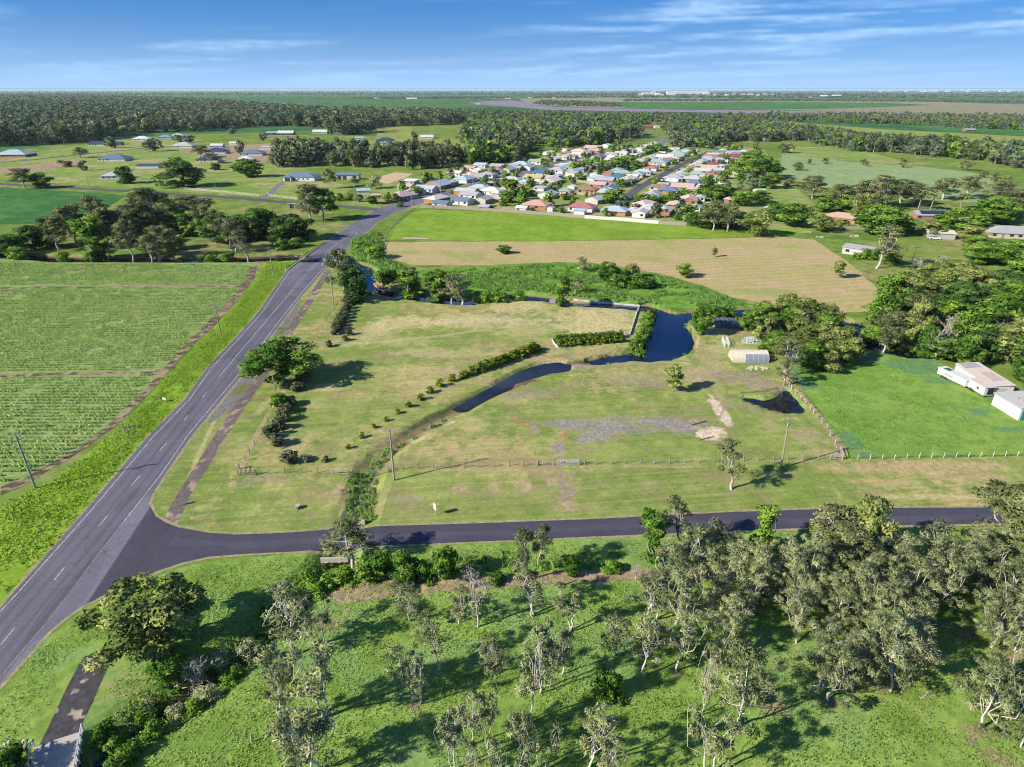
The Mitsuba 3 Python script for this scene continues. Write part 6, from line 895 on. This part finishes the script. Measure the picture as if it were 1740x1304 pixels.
p = G(507, 864); k = numbered('tree_stump'); m = MB(); m.tube([(0, 0, -.1), (0, 0, .35), (0, 0, .62)], [.62, .5, .46], 11); part(k, 'wood', m, 'mat_log', to=at(p)); m = MB(); m.tube([(0, 0, .62), (0, 0, .63)], .44, 11); part(k, 'cut_face', m, 'mat_stone', to=at(p)); m = MB()
for i in range(50): t, r = rng.random() * 6.28, rng.uniform(.5, 1.2); c = np.array([math.cos(t) * r, math.sin(t) * r, 0]); m.add([c + [-.06, 0, 0], c + [.06, 0, 0], c + np.append(rng.normal(size=2) * .12, rng.uniform(.2, .5))], [[0, 1, 2]])
part(k, 'grass_tuft', m, 'mat_blade_verge', to=at(p)); tag(k, 'old tree stump ringed by long grass on the mown verge', 'stump')
def culvert(x, y, w, label, a=0.0, n=2):
    p = G(x, y); k = numbered('culvert_headwall'); wm = wide(x, y, w); to = T().translate([p[0], p[1], 0.0]).rotate([0, 0, 1], math.degrees(a)); part(k, 'beam', MB().box(0, 0, -.55, wm, .35, .75), 'mat_concrete', to=to)
    for i in range(n): m = MB(); xx = (i - (n - 1) / 2) * wm * .5; m.tube([(xx, -.35, -.75), (xx, .4, -.75)], .42, 12); part(k, 'pipe', m, 'mat_concrete', to=to); m = MB(); m.tube([(xx, -.351, -.75), (xx, -.34, -.75)], .34, 12); part(k, 'pipe_mouth', m, 'mat_black', to=to)
    tag(k, label, 'culvert')
culvert(568, 950, 46, 'concrete culvert headwall with round pipes below the lane', a=.05); culvert(603, 886, 34, 'concrete culvert edge where the drain meets the lane', n=0)
def log(x0, y0, x1, y1, r, label, mt='log', cat='log', name='fallen_log'):
    a_, b_ = G(x0, y0), G(x1, y1); k = numbered(name); m = MB(); a3, b3 = np.array([*a_, Z(a_) + r * .8]), np.array([*b_, Z(b_) + r * .8]); c = (a3 + b3) / 2 + [.2, .1, .05]; m.tube([a3, c, b3], [r, r * .85, r * .6], 7); part(k, 'wood', m, 'mat_' + mt, smooth=50); m = MB(); m.tube([c, c + [.7, .4, .5]], [r * .4, r * .15], 5); part(k, 'branch', m, 'mat_' + mt); tag(k, label, cat)
log(594, 944, 607, 955, .18, 'pale fallen log left of the lane tree', 'stone'); log(612, 955, 630, 962, .14, 'thin pale log under the grey lane tree', 'stone'); log(685, 407, 728, 408, .45, 'long grey log pile at the corner of the bright paddock', 'stone'); log(1160, 617, 1177, 621, .10, 'pale stick lying on the mud by the pond', 'stone'); log(520, 1222, 550, 1212, .14, 'dark log lying on the swamp grass', 'log'); log(1562, 1190, 1575, 1182, .1, 'pale stick under the right grove tree', 'stone')
rubble(1645, 1262, 30, 9, 'grey twig heap under the pale paperbark at lower right', 'log', .22, cat='twig heap', name='twig_heap'); rubble(585, 835, 14, 10, 'broken brown debris at the drain mouth', 'log', .3, cat='debris', name='debris_heap'); rubble(660, 486, 60, 12, 'tan earth lumps beside the creek pool', 'wash', .8, cat='earth heap', name='earth_heap'); rubble(650, 490, 46, 8, 'brown earth lumps behind the gum at the bridge', 'wash', .7, cat='earth heap', name='earth_heap'); rubble(30, 1268, 50, 12, 'pale rocks beside the concrete bridge', 'concrete', .28)
for x, y, lb in [(222, 718, 'dark leaning stake left of the road'), (219, 731, 'pale short stake left of the road'), (209, 729, 'dark short stake left of the road'), (428, 1262, 'pale stake in the swamp grass at lower left')]:
    k = numbered('marker_stake'); p = G(x, y); m = MB(); m.tube([(0, 0, 0), (.12, 0, 1.4)], [.09, .07], 6); part(k, 'stake', m, 'mat_stone' if 'pale' in lb else 'mat_log', to=at(p)); m = MB(); m.tube([(.1, 0, 1.2), (.115, 0, 1.3)], .1, 6); part(k, 'cap', m, 'mat_stone', to=at(p)); tag(k, lb, 'stake')
for i, (x, y) in enumerate([(214, 726), (232, 726), (222, 734)]): rubble(x, y, 16, 5, ['dead branches', 'dry stick heap', 'dark earth lump heap'][i] + ' by the stakes left of the road', 'log', .35, cat='debris', name='debris_heap')
# concrete footbridge at lower left
a, b = G(101, 1256), G(82, 1345); d = (b - a) / np.linalg.norm(b - a); n = np.array([-d[1], d[0]]); AB = math.atan2(d[1], d[0]); k = numbered('concrete_bridge'); Lb = float(np.linalg.norm(b - a)); wb = wide(92, 1275, 70) * .5
for i in range(5): c = a + d * Lb * (i + .5) / 5; part(k, 'deck_slab', MB().box(*c, -.35, Lb / 5 - .03, wb * 2, .46 + rng.uniform(-.005, .005), AB), 'mat_concrete')
for s in (-1, 1):
    for z in (.62, 1.05): m = MB(); p0, p1 = a + n * s * (wb + .08), b + n * s * (wb + .08); m.bar((*p0, z), (*p1, z), .09, .12); part(k, 'rail', m, 'mat_steel')
    for t in np.linspace(0, 1, 6): c = a + n * s * (wb + .08) + d * Lb * t; part(k, 'post', MB().box(*c, -.5, .14, .14, 1.6), 'mat_steel')
tag(k, 'narrow concrete bridge with steel rails at the bottom left corner', 'bridge')
# sport shade frame on the green, solar frame
p = G(1288, 320); k = numbered('shade_frame'); 
for u in (-6, 0, 6):
    for v in (-3, 3): m = MB(); m.tube([(u, v, 0), (u, v, 3.6)], .12, 6); part(k, 'post', m, 'mat_white', to=at(p, -.15))
part(k, 'roof', MB().box(0, 0, 3.6, 13, 7, .12), 'mat_slate', to=at(p, -.15)); tag(k, 'open shade roof on white posts beside the golf green', 'shelter')
p = G(1360, 612); k = numbered('feed_trough'); m = MB(); m.box(0, 0, 0, 3, .9, .5); part(k, 'trough', m, 'mat_grey', to=at(p + [9, 1])); m = MB(); m.box(0, 0, .5, 2.8, .7, .02); part(k, 'water', m, 'mat_glass', to=at(p + [9, 1])); tag(k, 'grey trough under the orchard trees', 'trough')

# ------------------------------------------------------------------ grass, reeds and cane: blades and clumps, uncounted
def blademat(name, dark, light, tip):
    def fn(p, n, uv): return mix(mix(dark, light, smoothstep(.3, .75, fbm(p.x / 5, p.y / 5, 2) * .6 + uv.x * .4)), mi.Color3f(tip), smoothstep(.5, 1, uv.y) * .35) * (.8 + .4 * noise(p.x * 2, p.y * 2))
    scene['mat_blade_' + name] = {'type': 'twosided', 'b': {'type': 'diffuse', 'reflectance': mikit.proc(fn)}}
blademat('verge', (.19, .32, .03), (.29, .43, .05), (.36, .46, .09)); blademat('swamp', (.19, .33, .06), (.33, .48, .11), (.40, .52, .18)); blademat('reed', (.11, .24, .05), (.21, .37, .08), (.28, .40, .15)); blademat('cane', (.22, .34, .09), (.33, .47, .14), (.40, .50, .20)); blademat('rich', (.15, .30, .055), (.22, .37, .08), (.27, .40, .12))
def patch(name, seed, size, n, h, w, m, sq=None, rows=None):
    r = np.random.default_rng(seed); mb, nn, uu = MB(), [], []
    for i in range(n):
        c = np.array([*(r.uniform(-.5, .5, 2) * (size if np.ndim(size) else (size, size))), 0.0])
        if rows: c[1] = r.normal() * .10
        hh, q = h * r.uniform(.5, 1.3), r.random()
        for j in range(5):
            a = r.random() * 6.28; o = np.array([math.cos(a), math.sin(a), 0]); s = np.array([-o[1], o[0], 0]) * w * .5 * r.uniform(.6, 1.2)
            mb.add([c - s - [0, 0, .05], c + s - [0, 0, .05], c + o * hh * r.uniform(.3, .9) + [0, 0, hh]], [[0, 1, 2]]); t = o * .55 + [0, 0, .85] + .25 * r.normal(size=3); t /= np.linalg.norm(t); nn += [t] * 3; uu += [(q, 0), (q, 0), (q, 1)]
    v, f = mb.mesh(); scene['kind_' + name] = {'type': 'shapegroup', 'blades': shape((v, f, np.array(nn), np.array(uu)), 'blade_' + m)}
def scatter(key, kd, nk, poly, sp, smin=.8, smax=1.3, keep=None, rot=True):
    pg = Polygon(GP(poly)).buffer(0) if not isinstance(poly, Polygon) else poly; x0, y0, x1, y1 = pg.bounds; sx, sy = (sp, sp) if not np.ndim(sp) else sp
    xs, ys = np.meshgrid(np.arange(x0, x1, sx), np.arange(y0, y1, sy)); q = np.column_stack([xs.ravel(), ys.ravel()]); q = q + rng.uniform(-.4, .4, q.shape) * [sx, sy * (1 if rot else 0)]
    ok = shapely.contains_xy(pg, q[:, 0], q[:, 1])
    if keep is not None: ok &= keep(q)
    i0 = count.get('scatter_' + key, 0)
    for i, c in enumerate(q[ok]):
        s = rng.uniform(smin, smax); scene[f'{key}__{i0 + i:05d}'] = {'type': 'instance', 'to_world': at(c, rng.uniform(0, 6.28) if rot else rng.uniform(-.02, .02), s), 'g': {'type': 'ref', 'id': f'kind_{kd}_{int(rng.integers(nk))}'}}
    count['scatter_' + key] = i0 + int(ok.sum()); labels[key] = {'label': key.replace('_', ' '), 'kind': 'stuff'}
for i in range(3): patch(f'verge_{i}', 700 + i, 2.6, 40, .24, .15, 'verge'); patch(f'swamp_{i}', 710 + i, 2.4, 52, .14, .12, 'swamp'); patch(f'reed_{i}', 720 + i, 2.2, 26, 1.0, .22, 'reed'); patch(f'cane_{i}', 730 + i, (3.0, .1), 20, .5, .24, 'cane', rows=1); patch(f'rich_{i}', 740 + i, 2.8, 28, .18, .15, 'rich')
nz = lambda q, s, o, t: meshkit.fbm(np.column_stack([q / s, np.full(len(q), o)]), 3, 4) > t
scatter('swamp_grass', 'swamp', 3, [(0, 1190), (60, 1118), (140, 1046), (270, 984), (400, 956), (640, 942), (1240, 915), (1740, 900), (1760, 1310), (-20, 1310)], 1.25, .6, 1.25, keep=lambda q: nz(q, 6, 1, .28) & (shapely.distance(shapely.points(q), LOWP) > 2.2))
scatter('roadside_grass', 'verge', 3, [(-10, 1020), (70, 940), (150, 852), (246, 740), (308, 678), (395, 573), (434, 530), (480, 465), (500, 446), (455, 444), (434, 480), (410, 512), (362, 565), (322, 605), (268, 664), (215, 722), (150, 778), (90, 822), (0, 865)], 1.5, .7, 1.3, keep=lambda q: nz(q, 5, 2, .30))
scatter('paddock_grass', 'rich', 3, [(1452, 775), (1440, 752), (1400, 700), (1356, 640), (1425, 622), (1450, 575), (1480, 580), (1580, 610), (1620, 690), (1700, 740), (1740, 745), (1740, 768)], 1.9, .7, 1.2, keep=lambda q: nz(q, 5, 3, .46))
for pl_, sp in ((Polygon(DRAIN and GP([(600, 800), (640, 800), (640, 875), (630, 885), (585, 884), (590, 850)])), 1.1), (LineString(DRAIN[5:9]).buffer(1.1), 1.3), (LineString(DRAIN[2:6]).buffer(.8), 2.0)): scatter('drain_reeds', 'reed', 3, pl_, sp, .28, .6)
scatter('creek_reeds', 'reed', 3, [(690, 470), (800, 458), (900, 452), (1000, 450), (1080, 463), (1140, 475), (1200, 493), (1250, 512), (1270, 522), (1200, 520), (1110, 516), (1000, 509), (900, 494), (820, 494), (720, 486)], 1.8, .45, .95, keep=lambda q: nz(q, 6, 4, .42))
scatter('bank_weeds', 'reed', 3, [(600, 408), (640, 396), (650, 420), (645, 440), (690, 455), (670, 466), (640, 452), (606, 440)], 1.8, .8, 1.5)
scatter('ditch_weeds', 'reed', 3, LineString(SCRUB).buffer(2.8), 1.6, .4, .9, keep=lambda q: nz(q, 4, 5, .40)); scatter('lane_weeds', 'reed', 3, [(600, 972), (680, 955), (800, 945), (960, 935), (1100, 930), (1220, 925), (1230, 962), (1100, 962), (960, 968), (800, 975), (680, 982)], 1.6, .4, .8, keep=lambda q: nz(q, 5, 6, .47))
scatter('pond_edge_weeds', 'reed', 3, Polygon(POND).buffer(1.6).difference(Polygon(POND).buffer(.5)), 1.5, .3, .6, keep=lambda q: nz(q, 3, 7, .52))
CB = [[(-10, 492), (0, 492), (200, 491.5), (415, 490.5), (396, 503), (342, 560), (300, 604), (262, 629), (0, 634), (-10, 634)], [(-10, 447), (0, 447), (350, 450), (425, 452), (420, 470), (410, 484), (200, 485.5), (-10, 486)], [(-10, 643), (0, 643), (256, 638), (240, 662), (192, 712), (134, 758), (56, 803), (0, 824), (-10, 826)]]
for c_ in CB: scatter('sugar_cane', 'cane', 3, c_, (2.9, 1.5), .75, 1.25, keep=lambda q: nz(q, 3.5, 8, .27), rot=False)
write_labels()

# ------------------------------------------------------------------ the air: a thin even haze over the plain
HZ = 2.8e-5
scene['haze_air'] = {'type': 'homogeneous', 'albedo': rgb((.70, .86, 1.0)), 'sigma_t': HZ}
scene['haze'] = {'type': 'cube', 'to_world': T().translate([0, 29800, 30]).scale([61000, 30400, 34]), 'bsdf': {'type': 'null'}, 'interior': {'type': 'ref', 'id': 'haze_air'}}
labels['haze'] = {'label': 'thin haze over the plain', 'kind': 'stuff'}
scene['camera']['medium'] = {'type': 'ref', 'id': 'haze_air'}
